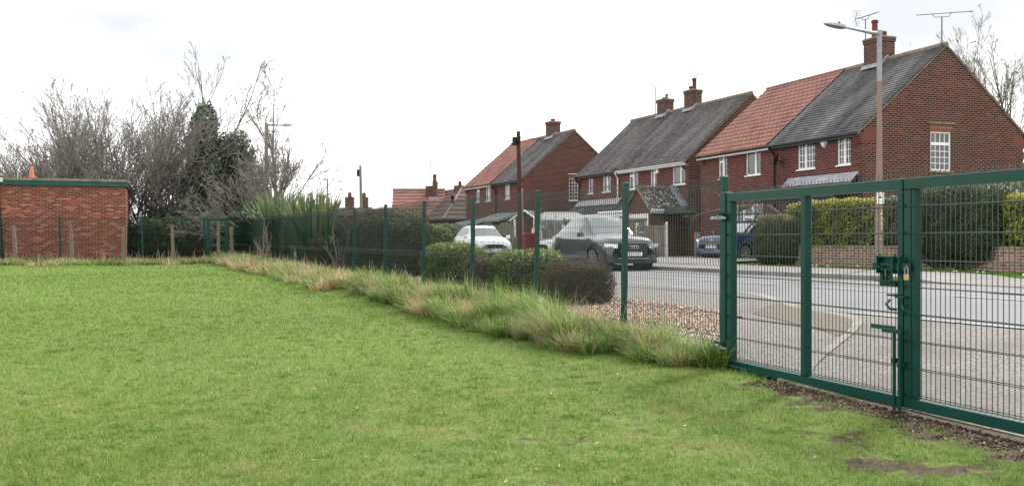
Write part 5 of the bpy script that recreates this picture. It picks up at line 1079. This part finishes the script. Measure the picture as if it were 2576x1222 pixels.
bush('tall_hedge','tall dark twiggy hedge block directly behind the mesh fence','hedge',985,7.9,hx=1.75,hy=.75,h=1.58,n=26000,size=.034,m=LR,shade=.10,vs=.22,topb=.25,stems=12,twigs=1600,rough=.10,k=.9)
bush('tall_hedge','dark hedge block with brown leaves at the far end, touching the spiky plant','hedge',908,7.9,hx=1.0,hy=.7,h=1.5,n=14000,size=.045,m=LB,shade=.25,vs=.22,topb=.2,stems=12,twigs=700,rough=.12,k=.9)
bush('low_hedge','low reddish hedge in front of the spiky plant','hedge',818,7.45,hx=1.2,hy=.5,h=.95,n=8000,size=.04,m=LB,shade=.45,vs=.25,topb=.3,stems=8,twigs=400,rough=.08)
x,y=at(975,40); hedge('background_hedge','brown topped beech hedge seen above the tall dark hedge','hedge',(x,y,h1(x,y)),rzF,3.2,1.0,2.2,9000,.06,LB,shade=.5,vs=.2,topb=.3)
x,y=at(1092,52); hedge('garden_shrub','light green garden shrub beside the end of the tall hedge','shrub',(x,y,.5),0,1.0,.9,1.6,5000,.06,LG,shade=.6,vs=.25,topb=.2,p=2.6,rough=.15)
x,y=at(1110,56); hedge('garden_shrub','dark green garden shrub in front of the bungalow','shrub',(x,y,.5),0,1.0,.8,1.75,5000,.06,LR,shade=.6,vs=.25,topb=.2,p=2.4,rough=.2)
# hedges of the nearest house
x,y=at(1958,30.8); hedge('rounded_hedge','rounded brown green hedge end beside the blue car','hedge',(x,y,.50),rzF,.75,.62,1.62,24000,.022,LR,shade=.42,vs=.25,topb=.5,p=3.2,rough=.05,k=.92)
def longhedge(label,xd0,xd1,n0,hy,h,lift,m,cnt,size,shade,p=6,vs=.25,rough=.08,tb=.3,name='garden_hedge'):
    f=lambda xd:(lambda t:(t*n0/(CS*t+SN),n0/(CS*t+SN)))((xd-1288)/2504)
    a,b=f(xd0),f(xd1); cx,cy=(a[0]+b[0])/2,(a[1]+b[1])/2; L_=math.hypot(a[0]-b[0],a[1]-b[1])
    return hedge(name,label,'hedge',(cx,cy,.53),rzF,L_/2,hy,h,cnt,size,m,shade=shade,vs=vs,topb=tb,p=p,rough=rough,lift=lift,k=.9)
longhedge('golden yellow green conifer hedge behind the low brick garden wall',2003,2262,21.4,.7,2.0,.42,LY,30000,.035,.52)
longhedge('glossy mixed green hedge between the golden hedge and the tall dark one',2225,2345,21.5,.6,2.0,.42,LD,12000,.03,.75)
longhedge('tall dark green ivy clad hedge at the right, hanging over the brick wall',2330,2560,21.0,.95,2.25,.0,LD,44000,.026,.50,p=3.6,vs=.28,tb=.35)
longhedge('golden conifer at the right edge beside the tall dark hedge',2545,2640,21.3,.7,1.9,.5,LY,9000,.035,.6)
x,y=at(2520,27.8); hedge('garden_shrub','loose green shrub poking above the gate rail below the gable window','shrub',(x,y,.53),0,2.4,1.0,2.55,9000,.045,LY,shade=.38,vs=.25,topb=.2,p=2.6,rough=.2)
# brick garden wall
def wall_run(name,label,s0,s1,n0,h,th,m='wb',zb=.40):
    t=thing(name,label,'wall',(*W((s0+s1)/2,n0),zb),rzF); mb=MB(); L_=(s1-s0)/2; mb.box(-L_,L_,-th/2,th/2,-.2,h); mb.build('wall_body',M[m],t)
    mb=MB(); mb.box(-L_-.02,L_+.02,-th/2-.015,th/2+.015,h,h+.05); mb.build('coping',M['concrete'],t); return t
wall_run('garden_wall','low brick garden wall in front of the golden conifer hedge',2.0,25.8,20.55,.66,.22,zb=.45)
wall_run('garden_wall','low dirty brick wall under the grey board fence',33.6,42.5,21.2,.42,.22,zb=.55)
# ------------------------------------------------------------------ trees
def grow(seed, stems, spec):
    """branches as (points, radii); spec dict: L length, r radius, lev levels, nb branches per level, ang spread, up tropism, wob"""
    rg=np.random.default_rng(seed); B=[]
    nom=[max(q[2] for q in stems)]
    for q in spec['sc']: nom.append(nom[-1]*q)
    def branch(p,d,L_,r,lev):
        k=max(3,min(8,int(L_/.35)+2)); pts=[p.copy()]; q=p.copy(); dd=d.copy()
        for i in range(k):
            dd=dd+rg.normal(0,spec['wob'],3)*(1+.3*lev/1); dd[2]+=spec['up']*(1 if lev else .2); dd/=np.linalg.norm(dd); q=q+dd*L_/k; pts.append(q.copy())
        rr=np.linspace(r,max(spec.get('rmin',.004),r*(.10 if lev==0 else .22)),k+1); B.append((np.array(pts),rr,lev))
        if lev>=spec['lev']: return
        nb=max(2,int(round(spec['nb'][lev]*min(1.5,L_/nom[lev]))))
        for j in range(nb):
            t=rg.uniform(spec.get('t0',.25) if lev else spec.get('tb',.2),1.0); i=min(k-1,int(t*k)); f=t*k-i; b=pts[i]*(1-f)+pts[i+1]*f; ax=pts[i+1]-pts[i]; ax/=np.linalg.norm(ax)
            o=rg.normal(0,1,3); o-=ax*o.dot(ax); o/=np.linalg.norm(o); a=spec['ang'][lev]*rg.uniform(.7,1.3); nd_=ax*math.cos(a)+o*math.sin(a)
            rl=np.interp(i+f,range(k+1),rr); branch(b,nd_,L_*spec['sc'][lev]*rg.uniform(.6,1.2)*(1.25-.80*t),rl*.62,lev+1)
    for (p,d,L_,r) in stems: d=np.array(d,float); d/=np.linalg.norm(d); branch(np.array(p,float),d,L_,r,0)
    return B
def tubes(name,B,m,parent,levs,k=4,scale=1):
    Vs,Fs,b0=[],[],0
    for (P,r,lev) in B:
        if lev not in levs: continue
        kk=k if lev<2 else 3; n=len(P); T=np.gradient(P,axis=0); T/=np.linalg.norm(T,axis=1,keepdims=True)+1e-9
        ref=np.array([.31,.22,.92]) if abs(T[0][2])<.9 else np.array([1,0,.1]); A=np.cross(T,ref); A/=np.linalg.norm(A,axis=1,keepdims=True)+1e-9; C=np.cross(T,A)
        a=np.arange(kk)*2*np.pi/kk; V=P[:,None]+(A[:,None]*np.cos(a)[None,:,None]+C[:,None]*np.sin(a)[None,:,None])*r[:,None,None]*scale
        Vs.append(V.reshape(-1,3)); i=np.arange(n-1)[:,None]*kk; j=np.arange(kk)[None]; j2=(j+1)%kk
        Fs.append((np.stack([i+j,i+j2,i+kk+j2,i+kk+j],2).reshape(-1,4))+b0); b0+=n*kk
    return npmesh(name,np.concatenate(Vs),np.concatenate(Fs),m,parent,smooth=True)
def baretree(name,label,cat,loc,seed,stems,spec,m='bark',mt='twig',group=None):
    t=thing(name,label,cat,loc,0,group); B=grow(seed,stems,spec); tubes('trunk',B,M[m],t,(0,1),6); tubes('crown',B,M[mt],t,range(2,9),3); return t,B
def multistem(rg,n,sp,L0,r0,base=.5,tilt=(.05,.6)):
    out=[]
    for q in range(n):
        a=rg.uniform(0,6.28); tl=rg.uniform(*tilt); out.append(((base*math.cos(a)*rg.uniform(),base*math.sin(a)*rg.uniform(),-.1),(math.sin(tl)*math.cos(a),math.sin(tl)*math.sin(a)*.8,math.cos(tl)),L0*rg.uniform(.7,1.1),r0*rg.uniform(.6,1.1)))
    return out
rg=np.random.default_rng(3)
M['tw1']=noisy('sky_paled_twigs',(.17,.16,.148),(.31,.285,.262),4,.9,3)  # grey made paler: bleeding of the bright sky put into the twig colour
SPB=dict(lev=4,nb=[7,6,5,3],ang=[.36,.42,.48,.55],sc=[.62,.58,.56,.52],up=.025,wob=.06,rmin=.0105,t0=.15,tb=.12)
for i,(xd,y,h,sd_,lab) in enumerate(((150,43,5.3,11,'leftmost bushy bare grey tree fanning out behind the flat roofed building'),(235,45,6.9,12,'tallest bare grey fan shaped tree above the right half of the brick building'),(330,44,6.3,13,'bare multi stemmed tree rising at the right corner of the brick building'),
     (405,46,6.0,14,'bare tree crowding the left side of the ivy covered tree'))):
    x,_=at(xd,y); baretree('bare_tree',lab,'tree',(x,y,.5),sd_,multistem(rg,13,None,h*1.02,.06,.5,(.03,.95)),dict(SPB,nb=[10,7,5,4]),'bark','tw1','bare winter trees behind the brick building')
for i,(xd,y,h,lab) in enumerate(((-30,62,5.0,'bare tree at the far left edge behind the flat roof'),(45,64,5.2,'low bare tree just left of the orange cone'),(100,66,5.0,'low bare tree right of the orange cone'))):
    x,_=at(xd,y); baretree('bare_tree',lab,'tree',(x,y,.5),30+i,multistem(rg,9,None,h*1.05,.055,.4,(.05,.9)),dict(SPB,nb=[9,6,5,3]),'bark','tw1','bare winter trees behind the brick building')
# ivy covered tree
x,y=at(540,45.5); iv=thing('ivy_tree','tall ivy smothered tree with bare branches above, left of the concrete lamp column','tree',(x,y,.5))
Bv=grow(21,[((-.6,0,0),(-.03,0,1),6.6,.14),((.9,.2,0),(.02,.02,1),5.2,.12),((.2,-.2,0),(.25,-.1,1),5.0,.08),((-1.2,0,0),(-.35,0,1),4.6,.07),((-.3,.2,3.0),(-.45,-.1,.8),3.6,.055),((.2,.1,4.2),(.25,0,1),4.6,.05),((-.4,.1,4.5),(.05,.1,1),4.6,.05),((1.2,0,2),(.5,-.1,.8),3.6,.05),((-.5,-.2,4.0),(-.6,0,.8),3.4,.045),((1.4,0,1.2),(.9,-.2,.6),3.6,.045)],dict(lev=4,nb=[10,7,5,4],ang=[.45,.5,.55,.6],sc=[.55,.60,.58,.55],up=.03,wob=.07,rmin=.0105,t0=.2,tb=.35))
tubes('trunk',Bv,M['bark'],iv,(0,1),6); tubes('crown',Bv,M['tw1'],iv,range(2,9),3)
def blob(cx,cy,cz,rx,ry,rz_,n,rough=.25):
    u=rng.normal(0,1,(n,3)); u/=np.linalg.norm(u,axis=1,keepdims=True); f=np.sin(u[:,0]*5+cx*3)*np.cos(u[:,2]*6+cz)+.5*np.sin(u[:,1]*9+u[:,2]*11)
    rad=1+.16*f-np.abs(rng.normal(0,rough,n)); P=u*rad[:,None]*np.array([rx,ry,rz_])+np.array([cx,cy,cz]); return P,u,f
Ps=[blob(*a) for a in ((-.45,0,6.0,.62,.6,1.15,3600),(-.55,0,4.9,.9,.8,1.2,4200),(.85,0,4.5,.95,.8,1.35,5200),(1.35,.1,3.3,.95,.9,1.4,4600),(.15,0,3.4,1.2,1.,1.5,4600),(-.9,0,3.2,.7,.8,1.3,2600),(.8,0,1.7,1.6,1.0,1.4,6000),(-1.5,0,3.3,.35,.4,.7,800),(-1.5,0,2.0,.7,.6,1.0,2000),(-.4,0,1.6,1.2,1,1.4,3600))]
P=np.concatenate([p[0] for p in Ps]); U=np.concatenate([p[1] for p in Ps]); fz=np.concatenate([p[2] for p in Ps])
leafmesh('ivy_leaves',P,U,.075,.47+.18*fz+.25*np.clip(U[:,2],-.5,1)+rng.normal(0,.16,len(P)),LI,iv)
def corepart(par,blobs,k=.72,m='core'):  # solid dark lumps standing in for the shade deep in the foliage
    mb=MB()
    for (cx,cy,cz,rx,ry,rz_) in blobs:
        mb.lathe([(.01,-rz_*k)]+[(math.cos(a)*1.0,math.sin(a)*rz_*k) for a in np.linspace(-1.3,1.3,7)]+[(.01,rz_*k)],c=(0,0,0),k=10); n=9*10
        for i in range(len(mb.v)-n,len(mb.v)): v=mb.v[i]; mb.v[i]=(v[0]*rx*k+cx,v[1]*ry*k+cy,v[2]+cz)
    return mb.build('dark_lumps',M[m],par,smooth=True)
corepart(iv,[(-.45,0,5.9,.55,.5,1.1),(-.55,0,4.8,.8,.7,1.1),(.85,0,4.4,.85,.7,1.2),(1.25,0,3.2,.85,.7,1.2),(.2,0,3.0,1.3,.8,1.5),(.3,0,1.5,1.8,.9,1.4)])
x,y=at(440,43.5); hb=thing('holly_bush','dark glossy rounded bush at the foot of the ivy tree','bush',(x,y,.5)); Ps=[blob(*a) for a in ((-.3,0,1.2,1.2,.9,1.25,4500),(.8,0,1.5,1.1,.9,1.2,4000),(-1.1,0,.8,.8,.8,.9,2000))]
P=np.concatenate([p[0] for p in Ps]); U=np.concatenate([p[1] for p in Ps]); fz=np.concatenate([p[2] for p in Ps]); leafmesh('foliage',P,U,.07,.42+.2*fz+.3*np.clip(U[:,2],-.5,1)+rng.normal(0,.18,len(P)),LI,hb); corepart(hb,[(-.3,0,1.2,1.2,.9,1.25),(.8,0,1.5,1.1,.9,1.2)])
def bigdark(xd0,xd1,y,h,lab,m=LR,sh=.18,cnt=16000):
    a=px(xd0,y); b=px(xd1,y); return hedge('background_hedge',lab,'hedge',((a+b)/2,y,.45),.1,(b-a)/2,.9,h,cnt,.06,m,shade=sh,vs=.22,topb=.3,p=3.4,rough=.22,k=.9,twigs=500)
bigdark(318,590,40.8,1.75,'dark evergreen hedge behind the far mesh fence and small gate',LD,.42,22000)
bigdark(560,668,43,2.1,'dark undergrowth between the small gate and the spiky plant',LI,.3,8000)
# slender tree and lamp on the near side of the road
x,y=at(706,41); st,_=baretree('bare_tree','slender upright bare tree immediately right of the concrete lamp column','tree',(x,y,.5),41,[((0,0,-.1),(0,0,1),7.0,.11),((-.0,0,.5),(-.4,-.1,.75),3.0,.035),((0,0,.8),(.6,-.2,.75),3.6,.04),((0,0,1.4),(.4,.1,.9),3.6,.035),((0,0,1.2),(-.25,.1,.9),3.0,.03),((0,0,.6),(.9,0,.6),3.0,.03)],dict(lev=4,nb=[18,8,5,3],ang=[.6,.45,.5,.5],sc=[.38,.55,.55,.5],up=.05,wob=.05,rmin=.0105,t0=.15,tb=.12),'barkpale','tw1')
x,y=at(620,39.5); baretree('bare_tree','arching pale twigged bare shrub drooping toward the spiky plant','shrub',(x,y,.5),43,[((.3+.1*q,0,.5+.12*q),(-1+.16*q,-.2,.30+.13*q),2.9,.022) for q in range(9)]+[((.6,0,0),(0,0,1),1.7,.05)],dict(lev=3,nb=[10,7,5],ang=[.45,.5,.6],sc=[.5,.55,.5],up=.0,wob=.06,rmin=.008),'barkpale','tw1')
# tree behind the nearest house, right edge
x,y=at(2560,50); baretree('bare_tree','tall bare tree behind the gable of the nearest house','tree',(x,y,.5),51,[((0,0,0),(0,0,1),5.2,.20)]+[((0,0,2.2+.5*q),(math.cos(q*1.7)*.55,math.sin(q*1.7)*.4,1),8.0-.4*q,.08) for q in range(7)],dict(lev=4,nb=[10,7,6,4],ang=[.45,.5,.55,.6],sc=[.62,.58,.55,.5],up=.05,wob=.05,rmin=.012),'bark','tw1')
x,y=at(2480,58); baretree('bare_tree','paler bare tree showing above the right roof slope of the nearest house','tree',(x,y,.5),52,[((0,0,0),(0,0,1),4.5,.22)]+[((0,0,2.+.5*q),(math.cos(q*2.1)*.6,math.sin(q*2.1)*.4,1),9.0-.4*q,.07) for q in range(6)],dict(lev=4,nb=[10,7,5,4],ang=[.45,.5,.55,.6],sc=[.62,.58,.55,.5],up=.05,wob=.05,rmin=.008),'bark','tw1')
# weeping shrub before the nearest house
x,y=at(1862,37.8); baretree('weeping_tree','small weeping bare tree over the bonnet side of the blue car','tree',(x,y,.55),61,[((0,0,0),(.02,0,1),2.3,.10)]+[((0,0,1.9),(math.cos(q*1.05),math.sin(q*1.05)*.7,.55),2.1,.045) for q in range(6)],dict(lev=3,nb=[3,9,6],ang=[.9,.7,.7],sc=[.6,.6,.55],up=-.09,wob=.16,rmin=.007,tb=.7),'bark','twig')
# other small bare shrubs behind the road
x,y=at(1378,50); baretree('bare_shrub','pale bare twiggy shrub behind the silver grey car','shrub',(x,y,.5),62,multistem(rg,9,None,1.9,.03,.4,(.0,.45)),dict(lev=3,nb=[6,5,3],ang=[.3,.4,.5],sc=[.6,.5,.5],up=.08,wob=.08,rmin=.008),'barkpale','barkpale')
for i,(xd,n,h,lab) in enumerate(((672,6.15,1.5,'dead grey stump of stems wrapped round a post of the mesh fence'),(858,6.4,1.5,'thin bare sapling growing through the mesh fence before the dark hedge'))):
    t=(xd-1288)/2504; y=n/(CS*t+SN); x=t*y; baretree('bare_shrub',lab,'shrub',(x,y,h1(x,y)),70+i,multistem(rg,6 if i else 10,None,h,.022 if i else .04,.1 if i else .16,(.0,.3 if i else .08)),dict(lev=2,nb=[5,4],ang=[.5,.5],sc=[.4,.4],up=.03,wob=.14,rmin=.004),'barkpale','barkpale')
# spiky plant
FL=attrmat('sword_leaves',[(0,(.24,.17,.07)),(.2,(.26,.24,.09)),(.4,(.075,.115,.05)),(.75,(.12,.17,.09)),(1,(.27,.33,.20))],.45,.18,.15)
def spiky(label,xd,n_,cnt,h,spread,fan=None):
    t_=(xd-1288)/2504; y=n_/(CS*t_+SN); x=t_*y; t=thing('spiky_plant',label,'plant',(x,y,h1(x,y)),rzF); Vs,Fs,Sh,b=[],[],[],0
    for q in range(cnt):
        a=rng.uniform(0,6.28); r=rng.uniform(0,1)**.5; bx_=r*spread*math.cos(a); by_=r*.45*math.sin(a); L_=h*rng.uniform(.65,1.1); lean=abs(rng.normal(.18,.14)); la=math.atan2(by_*1.2+rng.normal(0,.3),bx_*.5+rng.normal(0,.5)); w_=rng.uniform(.038,.062)
        if fan and q<fan[0]: bx_=spread*.95; la=rng.normal(0,.35); lean=rng.uniform(.65,1.25); L_=h*rng.uniform(.6,.85)
        d=np.array([math.cos(la),math.sin(la)]); sd2=rng.uniform(0,3.14); sx=np.array([math.cos(sd2),math.sin(sd2),0])*w_; k=6
        for i in range(k+1):
            u=i/k; c=np.array([bx_+d[0]*lean*L_*u**1.5,by_+d[1]*lean*L_*u**1.5,L_*(u-.28*lean*u**2.4)]); ww=math.sin(math.pi*min(1,.18+.82*u*.98))**.7*(1 if u<.98 else 0)
            Vs+= [c-sx*ww,c+sx*ww]
        Fs+=[(b+2*i,b+2*i+1,b+2*i+3,b+2*i+2) for i in range(k)]; s_v=np.clip(rng.normal(.55,.25),0,1); Sh+=[s_v]*k; b+=2*(k+1)
    npmesh('sword_leaves',np.array(Vs),np.array(Fs),FL,t,attr=Sh); mb=MB(); mb.lathe([(.25,0),(.2,.3),(.05,.5)],k=8); mb.build('leaf_base',M['core'],t)
spiky('huge clump of grey green sword shaped leaves leaning out over the mesh fence',700,7.3,430,2.55,1.4,fan=(34,))
spiky('second clump of yellowing sword shaped leaves to the right, beside the low reddish hedge',790,7.5,340,2.4,1.2)
# ------------------------------------------------------------------ street furniture
def lamp(label,loc,Hc,sleeve,arm_dir,arm,tiltz,conc='lampcol',rb=.11,rt=.055,door=True,group=None,sc_=1):
    t=thing('street_lamp',label,'street lamp',loc,0,group); mb=MB()
    mb.lathe([(rb*1.25,-.3),(rb*1.25,.35),(rb*1.08,.45),(rb,.55),(rt,Hc-sleeve)],k=8); mb.build('column',M[conc],t)
    mb=MB(); mb.lathe([(rt*1.18,Hc-sleeve-.02),(rt*1.12,Hc+.03)],k=10); 
    d=Vector((arm_dir[0],arm_dir[1],0)).normalized(); a=Vector((0,0,Hc-.05)); b=a+d*(arm*.62)+Vector((0,0,tiltz)); mb.tube([a+d*-.05,a+d*.25+Vector((0,0,.0)),b],[.055,.045,.03],8); mb.build('bracket_arm',M['galv'],t)
    mb=MB(); az_=math.atan2(d.y,d.x); Mh=Matrix.Translation(b+Vector((0,0,.0)))@Matrix.Rotation(az_,4,'Z')@Matrix.Rotation(-.06,4,'Y'); L_=arm*.40
    P=[(0,.05,-.03,.03),(.12,.09,-.05,.05),(.35,.12,-.055,.055),(.75,.10,-.045,.035),(1,.03,-.02,.0)]
    vs=[];
    for (u,w_,zl,zh) in P: vs+=[(u*L_,-w_,zl*.6),(u*L_,-w_*.6,zh),(u*L_,w_*.6,zh),(u*L_,w_,zl*.6),(u*L_,w_*.7,zl),(u*L_,-w_*.7,zl)]
    vs=[tuple(Mh@Vector(v)) for v in vs]; mb.add(vs,[(i*6+j,i*6+(j+1)%6,i*6+6+(j+1)%6,i*6+6+j) for i in range(4) for j in range(6)]+[(5,4,3,2,1,0),tuple(range(24,30))]); hd=mb.build('lamp_head',M['galv'],t)
    mb=MB(); c=Mh@Vector((L_*.32,0,.055)); mb.lathe([(.03,0),(.03,.05),(.0,.055)],c=tuple(c),k=10); mb.build('light_sensor',M['darkgrey'],hd)
    return t,rb
x,y=at(2212,25.0); l1,rb=lamp('tall brown concrete street lamp with grey sleeve standing before the nearest house','L' and (x,y,.50),6.04,1.25,(-CS,-SN),1.75,.06)
fa=math.atan2(-y,-x); fc=lambda r,z,w_:Matrix.Rotation(fa,4,'Z')
mb=MB(); Mf=Matrix.Rotation(fa,4,'Z'); mb.box(.105,.117,-.06,.11,1.55+.17,1.55+.45,Mf); sg_=mb.build('notice',M['plate'],l1)
for (z,h_) in ((1.95,.02),(1.88,.05),(1.78,.01)): mb=MB(); mb.box(.1175,.119,-.02,.05,z-h_/2,z+h_/2,Mf); mb.build('notice_mark',M['black'],sg_)
for k,ch_ in enumerate('76557'): text_mesh(ch_,.12,'column_number',M['plate'],l1,Matrix.Rotation(fa,4,'Z')@Matrix.Translation((.118-.004*k*0,.055,1.60-.125*k))@Matrix.Rotation(R(90),4,'Z')@Matrix.Rotation(R(90),4,'X'))
mb=MB(); mb.bev(.09,.128,-.02,.10,.30,.95,.006); mb.v=[tuple(Mf@Vector(v)) for v in mb.v]; mb.build('access_door',M['concrete'],l1)
mb=MB(); mb.lathe([(.112,1.70),(.112,1.715)],k=12); mb.lathe([(.112,2.02),(.112,2.035)],k=12); mb.build('sign_band',M['galv'],l1)
x,y=at(670,44); lamp('concrete street lamp with short sideways arm left of the slender bare tree','L' and (x,y,.5),5.95,.35,(1,.1),1.15,.0,'concrete',.12,.075)
x,y=at(824,84); lamp('thin far street lamp with its arm pointing left, seen beyond the spiky plant','L' and (x,y,.6),5.9,.4,(-1,.0),.9,.03,'concrete',.10,.07)
# telegraph pole with boxes, conduit and wires
x,y=at(1304,52); tp=thing('telegraph_pole','dark wooden telegraph pole with black boxes near the top before the farthest semi','pole',(x,y,.5)); TPX=(x,y)
mb=MB(); mb.tube([(.12,0,-.2),(.06,0,3),(0,0,6.5)],[.14,.125,.10],10); mb.build('post',M['postwood'],tp)
mb=MB(); mb.bev(-.32,-.08,-.22,.02,5.75,6.2,.05); mb.bev(-.09,.12,-.24,-.10,5.95,6.25,.03); mb.build('junction_box',M['black'],tp)
mb=MB(); mb.tube([(.25,-.08,-.1),(.20,-.08,3.5)],.045,8); mb.build('conduit',M['galv'],tp)
mb=MB()
for k in range(9): z=2.6+k*.38; sg=1 if k%2 else -1; mb.tube([(.05*0+.06-.009*z*0,0,z),(sg*.2+.06,-.05,z)],.012,5)
mb.build('climbing_steps',M['galv'],tp)
def wire(p,q,sag,name='overhead_wire',label=None,r=.006):
    p,q=Vector(p),Vector(q); pts=[]
    for i in range(13): t=i/12; v=p.lerp(q,t); v.z-=sag*4*t*(1-t); pts.append(v)
    mb=MB(); mb.tube(pts,r,3); o=mb.build(name,M['black']); tag(o,label,'wire','telephone wires fanning out from the wooden pole'); return o
top=(x,y,6.75)
for (q,sag) in (((13.2,50,5.2),.5),((16.5,47.5,5.4),.45),((12.0,48.8,5.3),.3),((9.5,44.6,5.0),.35)): wire(top,q,sag,label='thin overhead wire running right from the wooden telegraph pole toward the middle houses')
for (q,sag) in (((-8,60,3.6),.5),((-6,70,4.2),.4),((-3.5,66,5.2),.3)): wire(top,q,sag,label='thin overhead wire dropping left from the wooden telegraph pole')
x,y=at(906.5,87); t=thing('telegraph_pole','pale bare wooden pole standing alone in the sky between trees and bungalow','pole',(x,y,.6)); mb=MB(); mb.tube([(.12,0,-.2),(.06,0,4),(0,0,7.25)],[.16,.14,.11],8); mb.build('post',M['barkpale'],t); mb=MB(); mb.bev(-.3,-.1,-.1,.1,6.3,6.9,.03); mb.build('junction_box',M['black'],t)
# wheelie bin
x,y=at(1330,48.5); bn=thing('wheelie_bin','maroon wheelie bin standing beside the foot of the telegraph pole','bin',(x,y,EYE-.62),R(12))
mb=MB(); mb.add([(-.22,-.24,0),(.22,-.24,0),(.22,.26,0),(-.22,.26,0),(-.28,-.34,.92),(.28,-.34,.92),(.28,.34,.92),(-.28,.34,.92)],[(3,2,1,0),(0,1,5,4),(1,2,6,5),(2,3,7,6),(3,0,4,7),(4,5,6,7)]); mb.build('bin_body',M['binred'],bn)
mb=MB(); mb.bev(-.30,.30,-.37,.37,.92,.99,.04); mb.box(-.25,.25,.36,.42,.9,.94); mb.build('lid',M['binred'],bn)
for sg in (-1,1): mb=MB(); mb.lathe([(.1,-.02),(.1,.02)],M=Matrix.Translation((sg*.22,.28,.1))@Matrix.Rotation(R(90),4,'Y')); mb.build('wheel',M['rubber'],bn)
# ------------------------------------------------------------------ board fences
def board_fence(label,p0,p1,h,zb,posts,arch=0,pm='pale',bw=.10,post_h=None,m='wood',rails=False):
    p0,p1=Vector((*p0,0)),Vector((*p1,0)); d=p1-p0; L_=d.length; a=math.atan2(d.y,d.x); t=thing('board_fence',label,'fence',(p0.x,p0.y,zb),a); n=int(L_/bw); seg=L_/posts
    for s in range(posts):
        mb=MB(); k=int(seg/bw)
        for q in range(k):
            x_=s*seg+q*seg/k; u=(q+.5)/k; hh=h+arch*math.sin(math.pi*u)+random.uniform(-.008,.008); y_=.008*(q%2); mb.box(x_,x_+seg/k-.006,y_,y_+.018,.06,hh)
        if rails: mb.box(s*seg,s*seg+seg,-.045,-.002,h-.12,h-.02); mb.box(s*seg,s*seg+seg,-.045,-.002,.5,.6)
        mb.build('board_panel',M[m],t)
    for s in range(posts+1): ph=(post_h or h+.1); mb=MB(); mb.bev(s*seg-.055,s*seg+.055,-.07,.04,-.2,ph,.02); mb.build('post',M[pm],t)
    return t
Wf=lambda s,n:W(s,n)
board_fence('grey vertical board fence with white concrete posts between SUV and blue car',W(33.4,21.9),W(44.5,21.9),1.30,.62,5,pm='pale',post_h=1.42)
board_fence('taller weathered board fence behind the silver car and the caravan',at(1420,50.5),at(1640,46.3),1.75,.60,3,pm='wood',rails=True)
board_fence('arch topped brown board fence behind the white hatchback',at(1128,60),at(1292,54.5),1.50,.55,4,arch=.28,pm='concrete',post_h=1.6)
board_fence('low grey rail fence beside the telegraph pole and maroon bin',at(1292,54),at(1345,53.5),1.0,.5,1,pm='wood',rails=True)
x,y=at(1754.5,38.6); gpz=thing('wooden_post','short weathered wooden post between the board fence and the blue car','post',(x,y,.5)); mb=MB(); mb.bev(-.10,.10,-.09,.09,-.1,1.12,.02); mb.build('post',M['wood'],gpz)
# little lean-to porch gable by the farthest pair
x,y=at(1330,57.5); pr=thing('garden_porch','small white gabled porch canopy on posts right of the telegraph pole','porch',(x,y,.5),R(-20)); mb=MB()
mb.add([(-.8,-.8,2.0),(0,-.8,2.55),(.8,-.8,2.0),(-.8,.8,2.0),(0,.8,2.55),(.8,.8,2.0)],[(0,1,4,3),(1,2,5,4)]); mb.build('roof',M['mosstile'],pr)
mb=MB(); mb.tube([(-.85,-.82,1.96),(0,-.82,2.52),(.85,-.82,1.96)],.06,4); mb.build('bargeboard',M['white'],pr)
for sg in (-1,1): mb=MB(); mb.box(sg*.6-.06,sg*.6+.06,-.75,-.63,0,2.05); mb.build('post',M['white'],pr)
# distant tree line closing the horizon
t=thing('far_treeline','low dark line of distant trees closing the horizon','trees',(0,150,.8))
P=[];U=[];
for k in range(70):
    cx=-125+k*3.6+rng.normal(0,1); r=rng.uniform(1.6,3.0)
    p,u,f=blob(cx,rng.uniform(-4,4),r*.6,r*1.5,2,r,260,.3); P.append(p);U.append(u)
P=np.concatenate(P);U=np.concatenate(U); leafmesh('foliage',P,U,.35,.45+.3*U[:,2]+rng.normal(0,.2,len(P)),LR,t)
del t['label'],t['category']; 
for c in list(t.children): c.parent=None; c.location=(0,150,.8); c.name='far_wood'; tag(c,'low dull line of distant trees closing the horizon','trees',kind='stuff')
bpy.data.objects.remove(t)
